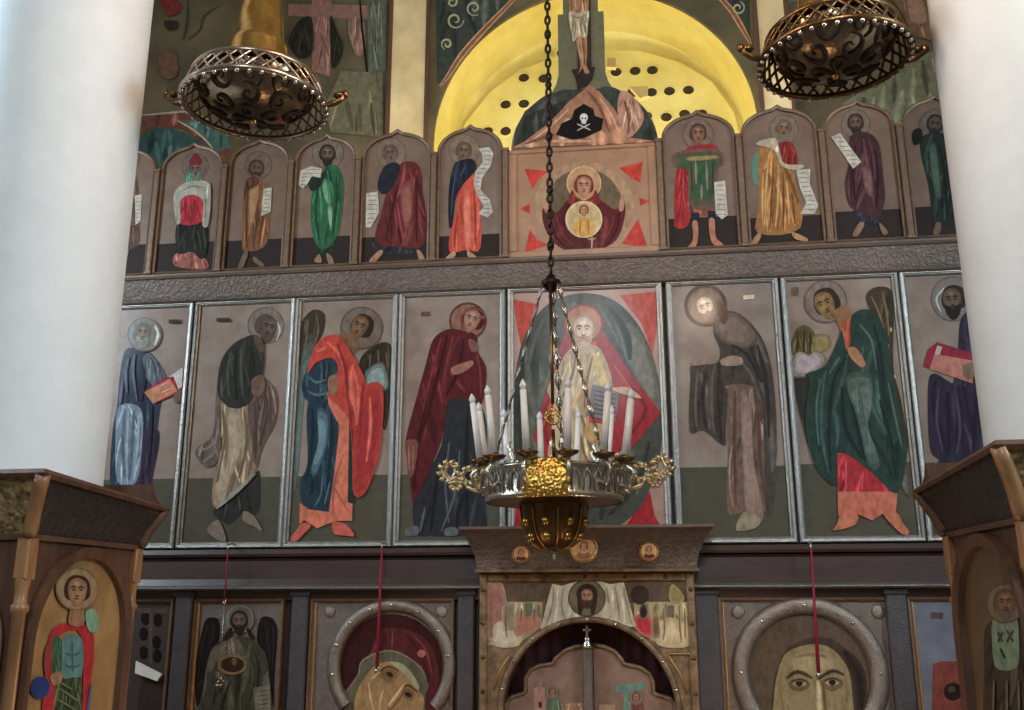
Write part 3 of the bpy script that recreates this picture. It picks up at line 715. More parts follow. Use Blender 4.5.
# --- apostle at right
t, a = deesis(X8l, X8l+pw, 'tall icon of a dark bearded saint in purple holding a red book, beside right column', (940,462.5))
a.view(VC)
a.head(696,96,36, -6, skin=(118,94,80), hair=(52,42,38), beard=(42,34,34), halo=(146,140,136), hr=1.5, hoff=(-2,-4), look=-1)
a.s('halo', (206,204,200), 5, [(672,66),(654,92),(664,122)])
a.p('robe', (52,42,64), [(712,140),(740,120),(800,140),(806,480),(690,484),(660,472),(638,440),(634,300),(650,268),(700,290),(706,200)])
a.folds('robe', (84,76,100), 6, [[(730,150),(735,220),(720,300)],[(660,300),(655,380),(670,460)],[(700,310),(710,400),(700,470)]]); a.folds('robe', (32,24,42), 8, [[(745,170),(752,280),(740,460)],[(680,310),(684,400),(680,470)]])
a.p('skirt', (46,46,60), [(660,470),(760,480),(760,600),(680,600)])
a.p('book', (160,40,66), [(634,212),(655,194),(740,220),(740,292),(640,256),(624,252)], False); a.p('book', (200,124,106), [(650,222),(740,238),(740,292),(638,258)], False); a.p('book', (196,186,176), [(650,222),(656,202),(668,206),(662,225)], False)
a.hand((140,108,88), [(716,250),(742,244),(744,276),(722,280)]); a.done()

# ------------------------------------------------------------------ upper row: arched prophets
VD = (130,90,3.738); VE = (370,60,3.226); VG = (650,90,3.2)
M_PFIELD = mat('prophet_ground_brown', (128,102,84), .45, c2=(112,88,72), noise=.15, scale=6, coat=.25, crough=.2)
M_PDARK = mat('prophet_floor_dark', (44,31,27), .6, noise=.2, scale=6, spec=.25)
M_PFRAME = mat('worn_brown_gilt_frame', (120,94,74), .42, .25, noise=.25, scale=14, bump=.3, bscale=80)
z_spr = Zm((290,162),(433,154),(520,150),(661,140),(742,133),(826,127)); z_tip = Zm((328,135),(402,130),(470,126),(699,110),(784,103))
PXS = [Xm((p, 230)) for p in (154,222,289,357,433.5,506)]; PXR = [Xm((p, 200)) for p in (661,742,826.5,906)]
stepL = PXS[1]-PXS[0]; stepR = PXR[-1]-PXR[-2]
PXS = [PXS[0]-stepL]+PXS; PXR = PXR+[PXR[-1]+stepR]
def arch_out(x0, x1, z0, zs, zt, n=20):
    cx = (x0+x1)/2; hw = (x1-x0)/2; hh = zt-zs; pts = [(x0, z0), (x1, z0)]
    for k in range(n+1):
        a = math.pi*k/n; u = math.cos(a)
        pts.append((cx+hw*u, zs+hh*(.86*math.sin(a)+.14*math.exp(-(u/.10)**2))))
    return pts
def prophet(x0, x1, label, gpx, extra=None):
    t = thing('arched_icon', ((x0+x1)/2, 0, z_pbot), label, 'icon', 'arched icons of the upper row')
    g = .0212; x0 += g; x1 -= g
    o = arch_out(x0, x1, z_pbot, z_spr, z_tip); b = .022
    i = arch_out(x0+b, x1-b, z_pbot+b, z_spr, z_tip-b*1.3)
    MB().plate(i, 0, .02).build('panel', M_PFIELD, t)
    zg = P(*gpx).z; MB().box(x0+b, x1-b, -.0008, .004, z_pbot+b, zg).build('painted_ground', M_PDARK, t)
    n = len(o); vs = [(x, 0, z) for x, z in i]+[(x, -.018, z) for x, z in i]+[(x, -.024, z) for x, z in arch_out(x0+b*.4, x1-b*.4, z_pbot+b*.4, z_spr, z_tip-b*.5)]+[(x, -.016, z) for x, z in o]+[(x, .03, z) for x, z in o]+[(x, .03, z) for x, z in i]
    fs = [(k*n+j, k*n+(j+1) % n, (k+1)*n+(j+1) % n, (k+1)*n+j) for k in range(5) for j in range(n)]
    MB().add(vs, fs).build('arched_frame', M_PFRAME, t)
    a = Paint(t, VD, 0.0); a.clipbox = (x0+b, x1-b, z_pbot+b, z_tip-b*1.4); return t, a
for x in PXS+PXR:
    p = MB(); p.box(x-.021, x+.021, -.04, .03, z_pbot, z_spr-.01, .006); p.box(x-.027, x+.027, -.046, .03, z_spr-.035, z_spr-.01, .004); p.box(x-.027, x+.027, -.046, .03, z_pbot, z_pbot+.025, .004)
    p.build('colonnette', M_PFRAME, iscr)
wh = (196,188,172); sk = (150,116,92)
def scroll(a, pts, ax=1):
    a.p('scroll', wh, pts, False)
    xs = [q[0] for q in pts]; ys = [q[1] for q in pts]; n = int((max(ys)-min(ys))/14)
    for k in range(1, n):
        y = min(ys)+(max(ys)-min(ys))*k/n
        # span of the scroll at this height
        hit = []
        for i in range(len(pts)):
            (x1, y1), (x2, y2) = pts[i], pts[(i+1) % len(pts)]
            if (y1-y)*(y2-y) < 0: hit.append(x1+(x2-x1)*(y-y1)/(y2-y1))
        hit.sort()
        if len(hit) >= 2 and hit[1]-hit[0] > 10: a.s('scroll', (120,108,96), 2.4, [(hit[0]+4, y), ((hit[0]+hit[1])/2, y-1), (hit[1]-4, y)])
# far left, half hidden by the column
t, a = prophet(PXS[0], PXS[1], 'arched icon half hidden behind the left column, pale scroll at its edge', (150,244))
a.view(VD); a.p('robe', (96,72,60), [(-60,320),(0,300),(30,340),(35,480),(30,580),(-60,590),(-80,450)]); a.head(-20,250,36,8, halo=(120,100,84), beard=(90,80,70)); scroll(a, [(18,395),(44,390),(40,490),(20,505)]); a.foot(sk, [(-20,590),(-40,640),(-20,645),(-4,600)]); a.done()
t, a = prophet(PXS[1], PXS[2], 'arched icon of a prophet with white shawl and bright red tunic', (180,243))
a.view(VD); a.head(244,300,34,-4, skin=(120,96,80), hair=(110,104,92), beard=(130,124,112), halo=(116,96,82), hr=1.5, hoff=(0,-14))
a.p('hat', (128,42,44), [(222,276),(230,248),(246,238),(262,250),(268,278)]); a.p('hood', (80,118,100), [(212,300),(225,306),(246,342),(266,306),(276,342),(250,362),(204,352)])
a.p('skirt', (168,96,86), [(170,612),(230,606),(286,636),(282,670),(170,658)]); a.p('trousers', (42,42,38), [(180,496),(284,496),(287,600),(265,632),(230,602),(200,612),(174,600)])
a.p('tunic', (200,50,64), [(178,414),(230,394),(272,408),(268,492),(184,498)]); a.folds('tunic', (150,30,44), 7, [[(205,415),(208,485)],[(240,405),(242,485)]])
a.p('shawl', (172,168,152), [(162,402),(184,360),(230,340),(290,344),(302,380),(294,500),(270,504),(274,420),(240,392),(200,400),(188,424),(188,492),(172,494)]); a.folds('shawl', (120,118,104), 5, [[(190,380),(230,360),(280,366)],[(284,390),(282,480)]]); a.done()
t, a = prophet(PXS[2], PXS[3], 'arched icon of a prophet in a plain brown robe with hanging scroll', (250,240))
a.view(VD); a.head(472,296,36,6, skin=(112,84,64), hair=(74,56,44), beard=(66,50,42), halo=(112,92,76), hr=1.45, hoff=(8,-16))
a.p('robe', (138,90,58), [(440,334),(470,318),(502,344),(518,400),(512,572),(430,602),(418,560),(424,400)]); a.p('robe', (178,132,90), [(450,360),(482,370),(472,440),(456,502),(444,502)]); a.folds('robe', (94,58,36), 7, [[(500,380),(496,470),(480,580)],[(440,380),(434,480),(436,590)],[(480,440),(470,520),(460,590)]])
a.p('mantle', (90,60,42), [(432,340),(470,322),(480,350),(440,380),(426,420)]); scroll(a, [(500,370),(530,364),(526,455),(490,471)])
a.foot((124,98,78), [(430,600),(404,660),(420,668),(442,612)]); a.foot((124,98,78), [(464,622),(502,652),(490,660),(462,640)]); a.done()
t, a = prophet(PXS[3], PXS[4], 'arched icon of a prophet in a rich green mantle raising a curled scroll', (320,237))
a.view(VD); a.head(738,242,38,0, skin=(108,84,66), hair=(52,42,34), beard=(48,38,32), halo=(122,100,82), hr=1.6, hoff=(2,-6))
a.p('underrobe', (40,50,40), [(700,560),(772,552),(758,606),(708,614)]); a.p('robe', (44,100,64), [(740,282),(782,294),(798,360),(792,450),(776,540),(735,592),(698,582),(678,510),(678,400),(704,340)])
a.p('robe', (116,158,118), [(720,350),(736,340),(742,420),(726,402)]); a.p('robe', (136,172,138), [(738,440),(756,448),(750,524)]); a.folds('robe', (22,60,40), 8, [[(700,370),(694,460),(706,560)],[(770,320),(772,420),(758,540)],[(745,300),(750,340)]])
a.p('sleeve', (36,46,36), [(664,332),(720,308),(740,284),(716,352),(680,378)]); scroll(a, [(630,355),(638,302),(680,284),(716,294),(712,328),(680,322),(662,352),(646,368)])
a.foot(sk, [(708,612),(688,640),(716,644)]); a.foot(sk, [(734,612),(744,652),(762,648),(752,620)]); a.done()
t, a = prophet(PXS[4], PXS[5], 'arched icon of a prophet in a maroon cloak with a long pale scroll', (395,236))
a.view(VE); a.head(66,304,32,-8, skin=(122,92,76), hair=(104,90,80), beard=(112,100,90), halo=(140,112,88), hr=1.55, hoff=(2,-4))
a.p('underrobe', (46,46,52), [(20,580),(152,596),(148,626),(18,622)]); a.p('cloak', (106,42,40), [(94,338),(140,328),(166,360),(172,440),(187,540),(166,602),(100,604),(18,584),(40,480),(58,410)])
a.p('cloak', (156,90,80), [(100,420),(132,400),(132,520),(110,532)]); a.folds('cloak', (68,22,24), 8, [[(90,400),(70,490),(50,580)],[(148,370),(150,470),(150,590)],[(90,540),(100,590)]]); a.p('sleeve', (38,38,50), [(44,346),(80,330),(97,350),(72,410),(40,432),(24,402)])
scroll(a, [(-12,430),(25,424),(30,490),(2,540),(-14,540)]); a.foot((172,126,100), [(30,614),(-2,646),(10,656),(42,622)]); a.foot((172,126,100), [(150,614),(164,656),(180,652),(166,620)]); a.done()
t, a = prophet(PXS[5], PXS[6], 'arched icon of a prophet in a coral red robe with an S-curled scroll', (470,235))
a.view(VE); a.head(302,296,32,6, skin=(130,96,76), hair=(96,78,66), beard=(108,92,80), halo=(148,116,90), hr=1.6, hoff=(2,-6))
a.p('robe', (212,80,62), [(284,400),(330,368),(352,420),(357,602),(310,612),(256,617),(264,530),(280,480)]); a.p('robe', (232,126,100), [(304,440),(321,440),(323,592),(309,592)]); a.folds('robe', (162,50,44), 6, [[(335,420),(340,500),(340,596)],[(284,490),(276,550),(272,606)]])
a.p('mantle', (32,36,50), [(270,340),(300,322),(332,320),(342,352),(300,402),(276,450),(266,532),(254,532),(254,420)]); a.folds('mantle', (70,76,96), 5, [[(280,350),(268,420),(262,500)],[(310,335),(290,380)]])
scroll(a, [(350,286),(384,280),(398,300),(390,340),(362,380),(356,418),(386,450),(396,490),(380,508),(350,496),(368,472),(348,440),(334,400),(340,360),(364,330),(362,304)])
a.foot((196,144,114), [(266,618),(238,648),(250,656),(276,630)]); a.foot((196,144,114), [(314,616),(320,640),(352,650),(336,628)]); a.done()
# right side
t, a = prophet(PXR[0], PXR[1], 'arched icon of a youth in green tunic and red cloak with bare legs', (690,218))
a.view(VG); a.head(154,142,34,0, skin=(142,98,76), hair=(84,56,42), halo=(130,100,82), hr=1.5)
a.p('cloak', (176,44,50), [(84,258),(126,258),(127,420),(84,442),(77,400)]); a.p('cloak', (150,44,46), [(122,186),(160,176),(204,176),(204,204),(128,208)])
a.p('tunic', (150,76,66), [(126,348),(212,348),(213,392),(130,397)]); a.p('tunic', (54,88,60), [(84,212),(130,200),(216,200),(228,240),(212,254),(212,350),(190,370),(130,357),(124,252),(90,248)])
a.folds('tunic', (112,140,104), 6, [[(146,225),(148,300)],[(180,230),(184,320)],[(165,300),(165,350)]]); a.folds('tunic', (30,56,38), 6, [[(132,230),(136,330)],[(200,230),(202,330)]]); a.p('tunic', (150,140,80), [(130,214),(206,210),(206,220),(130,226)])
a.p('breeches', (35,38,50), [(130,392),(158,392),(156,426),(133,426)], False); a.p('breeches#2', (35,38,50), [(184,388),(212,386),(209,416),(188,420)], False)
a.foot((186,120,94), [(135,424),(153,424),(151,490),(126,516),(118,506),(138,478)]); a.foot((186,120,94), [(188,416),(206,414),(211,470),(234,494),(216,502),(195,480)]); scroll(a, [(205,295),(240,290),(249,400),(230,414),(210,396)]); a.done()
t, a = prophet(PXR[1], PXR[2], 'arched icon of a prophet in a golden brown robe turning with open scroll', (775,217))
a.view(VG); a.head(428,126,32,4, skin=(140,104,80), hair=(112,92,74), beard=(120,104,88), halo=(132,104,82), hr=1.5)
a.p('sleeve', (96,134,114), [(328,212),(356,204),(352,292),(328,292)]); a.p('robe', (170,112,60), [(350,190),(400,160),(432,220),(462,280),(482,440),(344,457),(350,360)])
a.folds('robe', (212,164,104), 7, [[(382,200),(372,300),(366,440)],[(410,240),(410,340),(402,440)],[(436,290),(444,370),(446,430)]]); a.folds('robe', (112,68,34), 6, [[(395,230),(390,340),(384,445)],[(425,260),(428,360),(426,440)],[(455,330),(464,430)]])
a.p('tunic', (138,42,40), [(410,172),(456,170),(472,242),(430,242),(414,206)]); a.p('shawl', (184,170,140), [(338,172),(400,154),(416,200),(432,236),(492,240),(470,256),(420,242),(396,192)])
scroll(a, [(468,256),(513,252),(511,300),(539,370),(526,396),(480,397),(500,362),(480,312)]); a.foot((186,134,98), [(344,460),(324,490),(340,494),(356,466)]); a.foot((186,134,98), [(455,454),(502,474),(500,484),(464,476)]); a.done()
t, a = prophet(PXR[2], PXR[3], 'arched icon of a dark bearded prophet in purple holding a slanting scroll', (865,210.5))
a.view(VG); a.head(658,108,32,-4, skin=(104,80,68), hair=(56,44,40), beard=(50,40,38), halo=(122,100,86), hr=1.5)
a.p('underrobe', (46,42,52), [(658,378),(732,408),(722,432),(660,428)]); a.p('robe', (74,42,48), [(640,150),(690,134),(732,170),(747,280),(752,350),(731,407),(690,397),(640,372),(624,300),(634,240)])
a.p('robe', (128,90,86), [(680,250),(706,260),(712,332),(690,322)]); a.folds('robe', (44,22,30), 7, [[(660,170),(650,260),(656,350)],[(720,190),(730,290),(722,380)]]); a.folds('robe', (104,70,72), 5, [[(700,160),(715,220),(718,300)]])
scroll(a, [(580,150),(608,138),(676,230),(650,252)]); a.foot((146,110,90), [(670,424),(648,462),(664,468),(686,430)]); a.foot((146,110,90), [(734,424),(762,454),(745,462)]); a.done()
t, a = prophet(PXR[3], PXR[4], 'arched icon of a prophet in near-black green robe beside right column', (920,207))
a.view(VG); a.head(912,112,34,8, skin=(92,80,66), hair=(46,42,36), beard=(50,46,42), halo=(104,94,80), hr=1.5)
a.p('robe', (38,50,44), [(870,150),(930,136),(970,170),(985,300),(990,420),(950,424),(912,436),(900,380),(890,300),(868,210)]); a.p('robe', (80,102,90), [(894,190),(916,190),(930,330),(912,330)]); a.folds('robe', (22,30,28), 7, [[(930,180),(944,290),(950,400)]])
a.p('sleeve', (26,34,30), [(842,130),(866,124),(872,160),(850,176),(840,160)]); a.foot((120,96,80), [(916,424),(906,460),(924,464),(932,430)]); a.done()

# --- central panel of the upper row
xc0, xc1 = PXS[-1]+.0212, PXR[0]-.0212
z_ctop = Zm((512,151),(656,143))-.004
t = thing('medallion_icon', ((xc0+xc1)/2, 0, z_pbot), 'square central icon of a woman with a round medallion and red star points', 'icon')
M_SFIELD = mat('icon_ground_salmon', (172,126,94), .45, c2=(156,112,82), noise=.12, scale=6, coat=.25, crough=.2)
MB().box(xc0, xc1, -.01, .03, z_pbot, z_ctop, .004).build('panel', M_SFIELD, t)
fv = MB()
for a_, b_, c_, d_ in ((xc0, xc1, z_pbot, z_pbot+.045), (xc0, xc1, z_ctop-.03, z_ctop), (xc0, xc0+.06, z_pbot+.045, z_ctop-.03), (xc1-.06, xc1, z_pbot+.045, z_ctop-.03)): fv.box(a_, b_, -.022, -.008, c_, d_, .005)
fv.build('frame', M_SFIELD, t)
a = Paint(t, VE, -.01)
sr = (208,62,50)
for k, q in enumerate(([(497,350),(577,358),(542,386),(525,417)], [(803,348),(880,328),(872,396),(842,380)], [(498,622),(515,548),(540,580),(577,596)], [(813,592),(865,513),(897,607)], [(484,480),(516,464),(516,496)], [(868,444),(902,455),(872,471)])): a.p('star_point#%d' % k, sr, q, False)
a.e('outer_ring', (178,138,104), 690,470,162,142); a.e('aureole', (112,92,70), 690,482,128,132)
a.p('mantle', (100,34,36), [(640,450),(690,440),(740,450),(790,482),(822,458),(817,530),(782,592),(690,622),(608,602),(563,540),(558,478),(600,492)])
a.folds('mantle', (140,60,54), 5, [[(600,500),(620,560),(660,600)],[(790,500),(770,560),(730,600)]]); a.folds('mantle', (62,16,22), 6, [[(580,500),(600,570),(640,608)],[(805,490),(795,550),(760,600)]])
a.hand((190,134,104), [(560,462),(574,450),(580,486),(566,492)]); a.hand((190,134,104), [(806,450),(820,444),(818,482),(804,486)])
a.head(690,408,38,0, skin=(200,140,108), hair=(136,50,42), halo=(196,146,100), hr=1.48, hoff=(0,-10), hrim=(226,178,130))
a.p('veil', (136,46,42), [(652,420),(664,440),(690,452),(716,440),(728,420),(742,462),(690,474),(640,462)])
a.e('medallion', (206,172,122), 690,514,60); a.ring('medallion', (228,196,148), 690,514,60,6); a.p('child_robe', (224,166,78), [(662,530),(676,508),(704,508),(720,530),(722,560),(690,568),(660,560)]); a.head(690,486,19,0, skin=(196,136,92), hair=(112,66,40))
a.folds('child_robe', (168,104,44), 4, [[(680,520),(676,560)],[(702,518),(706,560)]]); a.s('stem', (196,164,110), 5, [(716,560),(716,590),(714,614)]); a.s('stem', (196,164,110), 4, [(702,578),(728,576)])
a.done()

# --- painted crucifix on its half-round hill
VX = (540,0,5.07)
t = thing('painted_crucifix', (Xm((583,150)), .02, z_ctop), 'cut-out painted cross with pale draped body rising over a half-round hill panel', 'crucifix')
hc = Xm((584,146)); hr_ = (Xm((658,146))-Xm((511,146)))/2
top = P(583, 86, .01)
cxl, cxr = Xm((558.5,60), Y=.01), Xm((605,60), Y=.01)
out = []
for k in range(0, 37):
    a_ = math.pi*k/36; x = hc+hr_*math.cos(a_); z = z_ctop+.004+hr_*.96*math.sin(a_)
    out.append((x, z))
inset = [(hc+(x-hc)*.93, z_ctop+(z-z_ctop)*.93+.004) for x, z in out]
MB().plate(out, -.002, .035).build('hill_panel', mat('golgotha_board', (126,98,76), .5, noise=.2, scale=8), t)
crs = MB(); zt1 = P(583, 14, .01).z; zt2 = P(583, -70, .01).z; ccx = (cxl+cxr)/2; hw = (cxr-cxl)/2
crs.plate([(ccx-hw*1.4, z_ctop+hr_*.80), (ccx+hw*1.4, z_ctop+hr_*.80), (ccx+hw*1.12, z_ctop+hr_*.97), (ccx+hw, z_ctop+hr_*1.12), (ccx+hw, zt1), (ccx+hw*.76, zt1), (ccx+hw*.76, zt2), (ccx-hw*.76, zt2), (ccx-hw*.76, zt1), (ccx-hw, zt1), (ccx-hw, z_ctop+hr_*1.12), (ccx-hw*1.12, z_ctop+hr_*.97)], -.006, .03)
crs.box(ccx-.62, ccx+.62, -.006, .03, zt2+.02, zt2+.34, .004)
crs.build('cross_board', mat('cross_olive_board', (104,100,74), .5, noise=.18, scale=8), t)
a = Paint(t, VE, -.007); a.clipbox = (-9, 9, z_ctop+.006, 99)
a.p('sky', (62,66,60), [(462,282),(470,220),(500,165),(560,118),(620,96),(760,92),(830,110),(890,160),(920,220),(928,270)], False)
a.p('dark_hill', (48,50,48), [(470,274),(500,180),(560,156),(640,126),(604,184),(520,262)], False); a.p('dark_tree', (58,68,60), [(745,88),(800,94),(812,132),(780,152),(754,130)])
a.p('hill', (172,116,86), [(456,284),(500,262),(560,216),(600,180),(640,136),(680,104),(708,80),(740,102),(790,160),(832,250),(930,262),(930,284)], False)
a.p('rock', (190,134,108), [(808,102),(850,118),(884,190),(832,252),(800,182)]); a.folds('hill', (216,164,134), 8, [[(520,262),(580,215),(640,160)],[(740,120),(780,180),(800,230)],[(560,262),(640,262),(720,262)]]); a.folds('hill', (122,76,58), 8, [[(700,100),(740,150),(770,230)],[(820,130),(836,190),(832,240)],[(500,270),(560,250),(596,240)]])
a.folds('rock', (222,176,144), 6, [[(836,140),(846,180),(838,215)],[(866,150),(872,190)]])
a.p('cave', (24,18,18), [(600,241),(618,204),(650,190),(660,160),(690,141),(720,158),(726,180),(754,190),(746,226),(690,252),(650,256)], False)
a.e('skull', (208,204,194), 690,186,13,14); a.p('skull', (208,204,194), [(682,194),(698,194),(697,206),(683,206)], False); a.e('skull', (40,32,30), 685,188,3); a.e('skull', (40,32,30), 695,188,3)
a.s('bones', (190,184,172), 5, [(668,206),(690,216),(712,226)]); a.s('bones', (190,184,172), 5, [(710,206),(690,216),(668,228)])
a.view(VX)
a.p('cross_beam', (60,46,38), [(186,-300),(252,-300),(262,380),(190,400)], False); a.p('cross_base', (52,40,34), [(160,352),(205,346),(280,338),(266,400),(240,432),(192,456),(182,400)], False)
a.p('body', (172,118,84), [(150,-120),(240,-120),(248,-60),(244,60),(232,100),(236,185),(240,250),(236,330),(252,366),(230,372),(216,346),(194,372),(206,330),(190,250),(178,190),(160,110),(148,60),(146,-40)])
a.folds('body', (212,160,120), 8, [[(205,190),(214,260),(216,330)],[(180,-60),(176,0),(184,50)]]); a.folds('body', (122,76,54), 7, [[(214,190),(222,260),(228,330)],[(224,-60),(222,0),(226,50)]])
a.p('loincloth', (192,172,138), [(148,58),(200,66),(248,54),(244,120),(240,172),(226,192),(196,182),(168,212),(160,170),(150,130)]); a.folds('loincloth', (136,116,88), 7, [[(165,80),(180,130),(172,190)],[(210,80),(205,130),(215,175)],[(160,75),(200,90),(240,72)]])
a.done()
for q in ([(607,59),(616,59),(616,68),(607,68)], [(630,88),(648,87),(648,97),(640,99)]):
    pts = [(P(x, y, .05).x, P(x, y, .05).z) for x, y in q]; MB().plate(pts[::-1], .034, .08).build('back_brace', mat('raw_pine', (196,166,96), .6, noise=.1), t)
MB().box(hc-.03, hc+.03, .03, .07, z_ctop+.01, z_ctop+1.0).build('back_post', M_WOODD, t)

# ------------------------------------------------------------------ lower row
VQ = (180,580,5.46); VR = (310,580,5.46); VJ = (690,540,3.066); VI = (460,520,3.738); VH = (130,540,2.926)
M_LSILVER = mat('chased_silver_cover', (118,106,99), .4, .55, noise=.25, scale=9, bump=.5, bscale=110)
M_LRING = mat('silver_halo_relief', (140,127,116), .36, .65, noise=.22, scale=12, bump=.5, bscale=120)
M_GSTRIP = mat('gilt_bead', (196,150,98), .35, .7, noise=.25, scale=30, bump=.4, bscale=120)
z_lt = Zm((235,604),(390,603),(800,600)); LZ0 = .95
def local(name, px0, px1, label, field=None, y=640):
    x0, x1 = Xm((px0, y)), Xm((px1, y))
    t = thing(name, ((x0+x1)/2, 0, LZ0), label, 'icon')
    MB().box(x0, x1, 0, .03, LZ0, z_lt, .002).build('panel', field or M_LSILVER, t)
    rect_frame('frame', t, x0, x1, LZ0, z_lt, .03, M_PFRAME)
    MB().box(x0+.0, x0+.012, -.014, .001, LZ0, z_lt, .003).build('gilt_bead', M_GSTRIP, t)
    a = Paint(t, VQ, 0.0); a.clipbox = (x0+.002, x1-.002, LZ0+.002, z_lt-.002); return t, a, x0, x1
# winged forerunner
t, a, x0, x1 = local('winged_saint_icon', 196.5, 279, 'small lower icon of a dark winged long bearded saint holding a round dish')
a.view(VQ)
a.p('wing', (30,22,20), [(108,330),(138,222),(180,204),(214,226),(214,330),(170,382),(142,480),(122,620),(90,690),(84,500)]); a.p('wing#r', (30,22,22), [(418,320),(438,216),(480,199),(522,230),(532,300),(517,500),(512,690),(495,600),(470,420),(440,372)])
a.folds('wing', (66,52,44), 5, [[(150,240),(130,330),(116,440)],[(190,240),(180,310),(150,380)]]); a.folds('wing#r', (62,50,44), 5, [[(460,230),(480,330),(490,460)],[(500,240),(512,330),(504,480)]])
a.p('robe', (68,66,52), [(220,332),(300,310),(382,320),(450,380),(484,480),(442,580),(440,1100),(90,1100),(100,720),(140,600),(150,480),(190,380)])
a.p('hair_shirt', (108,96,80), [(214,352),(300,312),(352,380),(362,424),(290,440),(218,432),(170,500),(148,480),(180,400)])
a.folds('robe', (96,94,72), 6, [[(300,540),(260,640),(240,760)],[(380,420),(400,520),(380,640)],[(340,540),(330,640),(330,760)]]); a.folds('robe', (38,38,30), 8, [[(410,400),(430,500),(412,620)],[(200,560),(180,680)],[(270,560),(220,700)]])
a.folds('hair_shirt', (142,126,106), 4, [[(230,370),(270,340)],[(240,400),(300,360)],[(170,470),(200,420)]])
a.head(323,228,60,0, skin=(112,88,76), hair=(44,34,30), beard=(40,32,28), halo=(108,102,96), hr=1.25, hoff=(5,-14), hrim=(140,132,124))
a.s('hair', (42,32,28), 22, [(280,260),(262,300),(238,326)]); a.s('hair#2', (42,32,28), 22, [(366,260),(384,300),(400,326)])
a.e('dish', (134,106,76), 286,462,80,56); a.e('dish', (56,38,26), 286,462,64,42); a.head(296,446,24,0, skin=(126,92,64), hair=(66,44,30))
a.p('scroll', (126,120,102), [(400,592),(440,582),(492,568),(497,800),(416,800)], False)
for k in range(6): a.s('scroll', (66,58,50), 4, [(424,610+k*24),(455,606+k*24),(486,602+k*24)])
a.hand((124,96,78), [(396,600),(416,582),(430,600),(412,620)]); a.hand((128,98,80), [(196,500),(226,510),(228,536),(196,532)]); a.done()

def relief_halo(t, cpx, rpx, wpx, a0, a1, rivets):
    c = P(*cpx); sc = (P(cpx[0]+50, cpx[1]).x-P(cpx[0]-50, cpx[1]).x)/100; r = (rpx-wpx/2)*sc; w2 = wpx*sc/2
    vs = []; fs = []; n = 56; prof = [(-1, .004), (-.92, -.02), (-.5, -.036), (0, -.04), (.5, -.036), (.92, -.02), (1, .004)]
    for k in range(n+1):
        an = math.radians(a0+(a1-a0)*k/n)
        for q, y in prof: vs.append((c.x+(r+q*w2)*math.cos(an), y, c.z+(r+q*w2)*math.sin(an)))
    m = len(prof)
    for k in range(n):
        for i in range(m-1): fs.append((k*m+i, k*m+i+1, (k+1)*m+i+1, (k+1)*m+i))
    ring = MB().add(vs, fs, None, True).build('relief_halo', M_LRING, t)
    for an in rivets:
        an = math.radians(an); MB().ball((c.x+r*math.cos(an), -.04, c.z+r*math.sin(an)), .011, .008, .011).build('rivet', M_CHROME, ring)
# veiled woman
t, a, x0, x1 = local('veiled_woman_icon', 314, 450, 'large lower icon of a veiled face in maroon within a riveted silver halo')
a.view(VR); a.e('halo_field', (62,23,23), 445,470,285,285, n=40); 
a.p('veil', (94,34,37), [(300,520),(330,380),(380,280),(450,260),(560,280),(644,340),(690,440),(706,580),(690,720),(720,1100),(150,1100),(160,760),(200,620)])
a.folds('veil', (150,66,66), 9, [[(380,300),(350,380),(300,440)],[(560,300),(630,380),(668,520)],[(450,275),(450,330),(446,376)]]); a.folds('veil', (76,22,28), 12, [[(420,290),(390,360),(330,420)],[(520,290),(600,400),(660,560)]])
a.p('veil_edge', (100,94,74), [(188,720),(190,612),(258,520),(288,432),(445,380),(600,468),(648,580),(626,634),(640,900),(200,900)], False)
a.s('veil_edge', (152,134,100), 8, [(196,610),(262,520),(292,436),(445,386),(598,472),(644,580)])
a.p('face', (168,128,82), [(280,560),(350,472),(450,446),(540,512),(592,600),(622,652),(606,740),(540,860),(420,920),(300,860),(246,740),(246,640)])
a.p('cap', (172,162,126), [(436,448),(500,456),(556,510),(596,580),(584,596),(524,524),(470,476)])
a.p('face', (132,94,56), [(392,500),(440,476),(480,496),(470,540),(430,560),(400,540)]); a.p('face', (132,94,56), [(500,600),(540,590),(572,620),(560,656),(520,650)])
a.folds('face', (84,54,34), 12, [[(380,500),(430,472),(486,496)],[(500,588),(540,576),(586,612)]])
a.e('face', (52,34,24), 436,516,20,13,30); a.e('face', (52,34,24), 536,626,20,13,30); a.s('face', (226,190,136), 14, [(512,572),(470,630),(428,684)]); a.s('face', (118,78,48), 9, [(526,588),(486,650),(440,704),(420,694)])
a.folds('face', (222,184,128), 12, [[(320,560),(330,640),(350,720)],[(400,600),(380,680),(400,760)],[(380,500),(340,540)]]); a.p('mouth', (150,66,50), [(390,760),(430,750),(450,790),(410,800)])
a.e('star', (178,106,100), 608,402,22,22); a.done()
relief_halo(t, (391.5,666), 64.5, 13.5, -40, 220, (90,135,62,35,160,10,188,112))
for q in ((330,612),(442,612)):
    c = P(*q); MB().lathe([(.0, -.0)], (0,0,0)) if False else None
    MB().ball((c.x, -.004, c.z), .036, .008, .036).build('corner_boss', M_LRING, t)
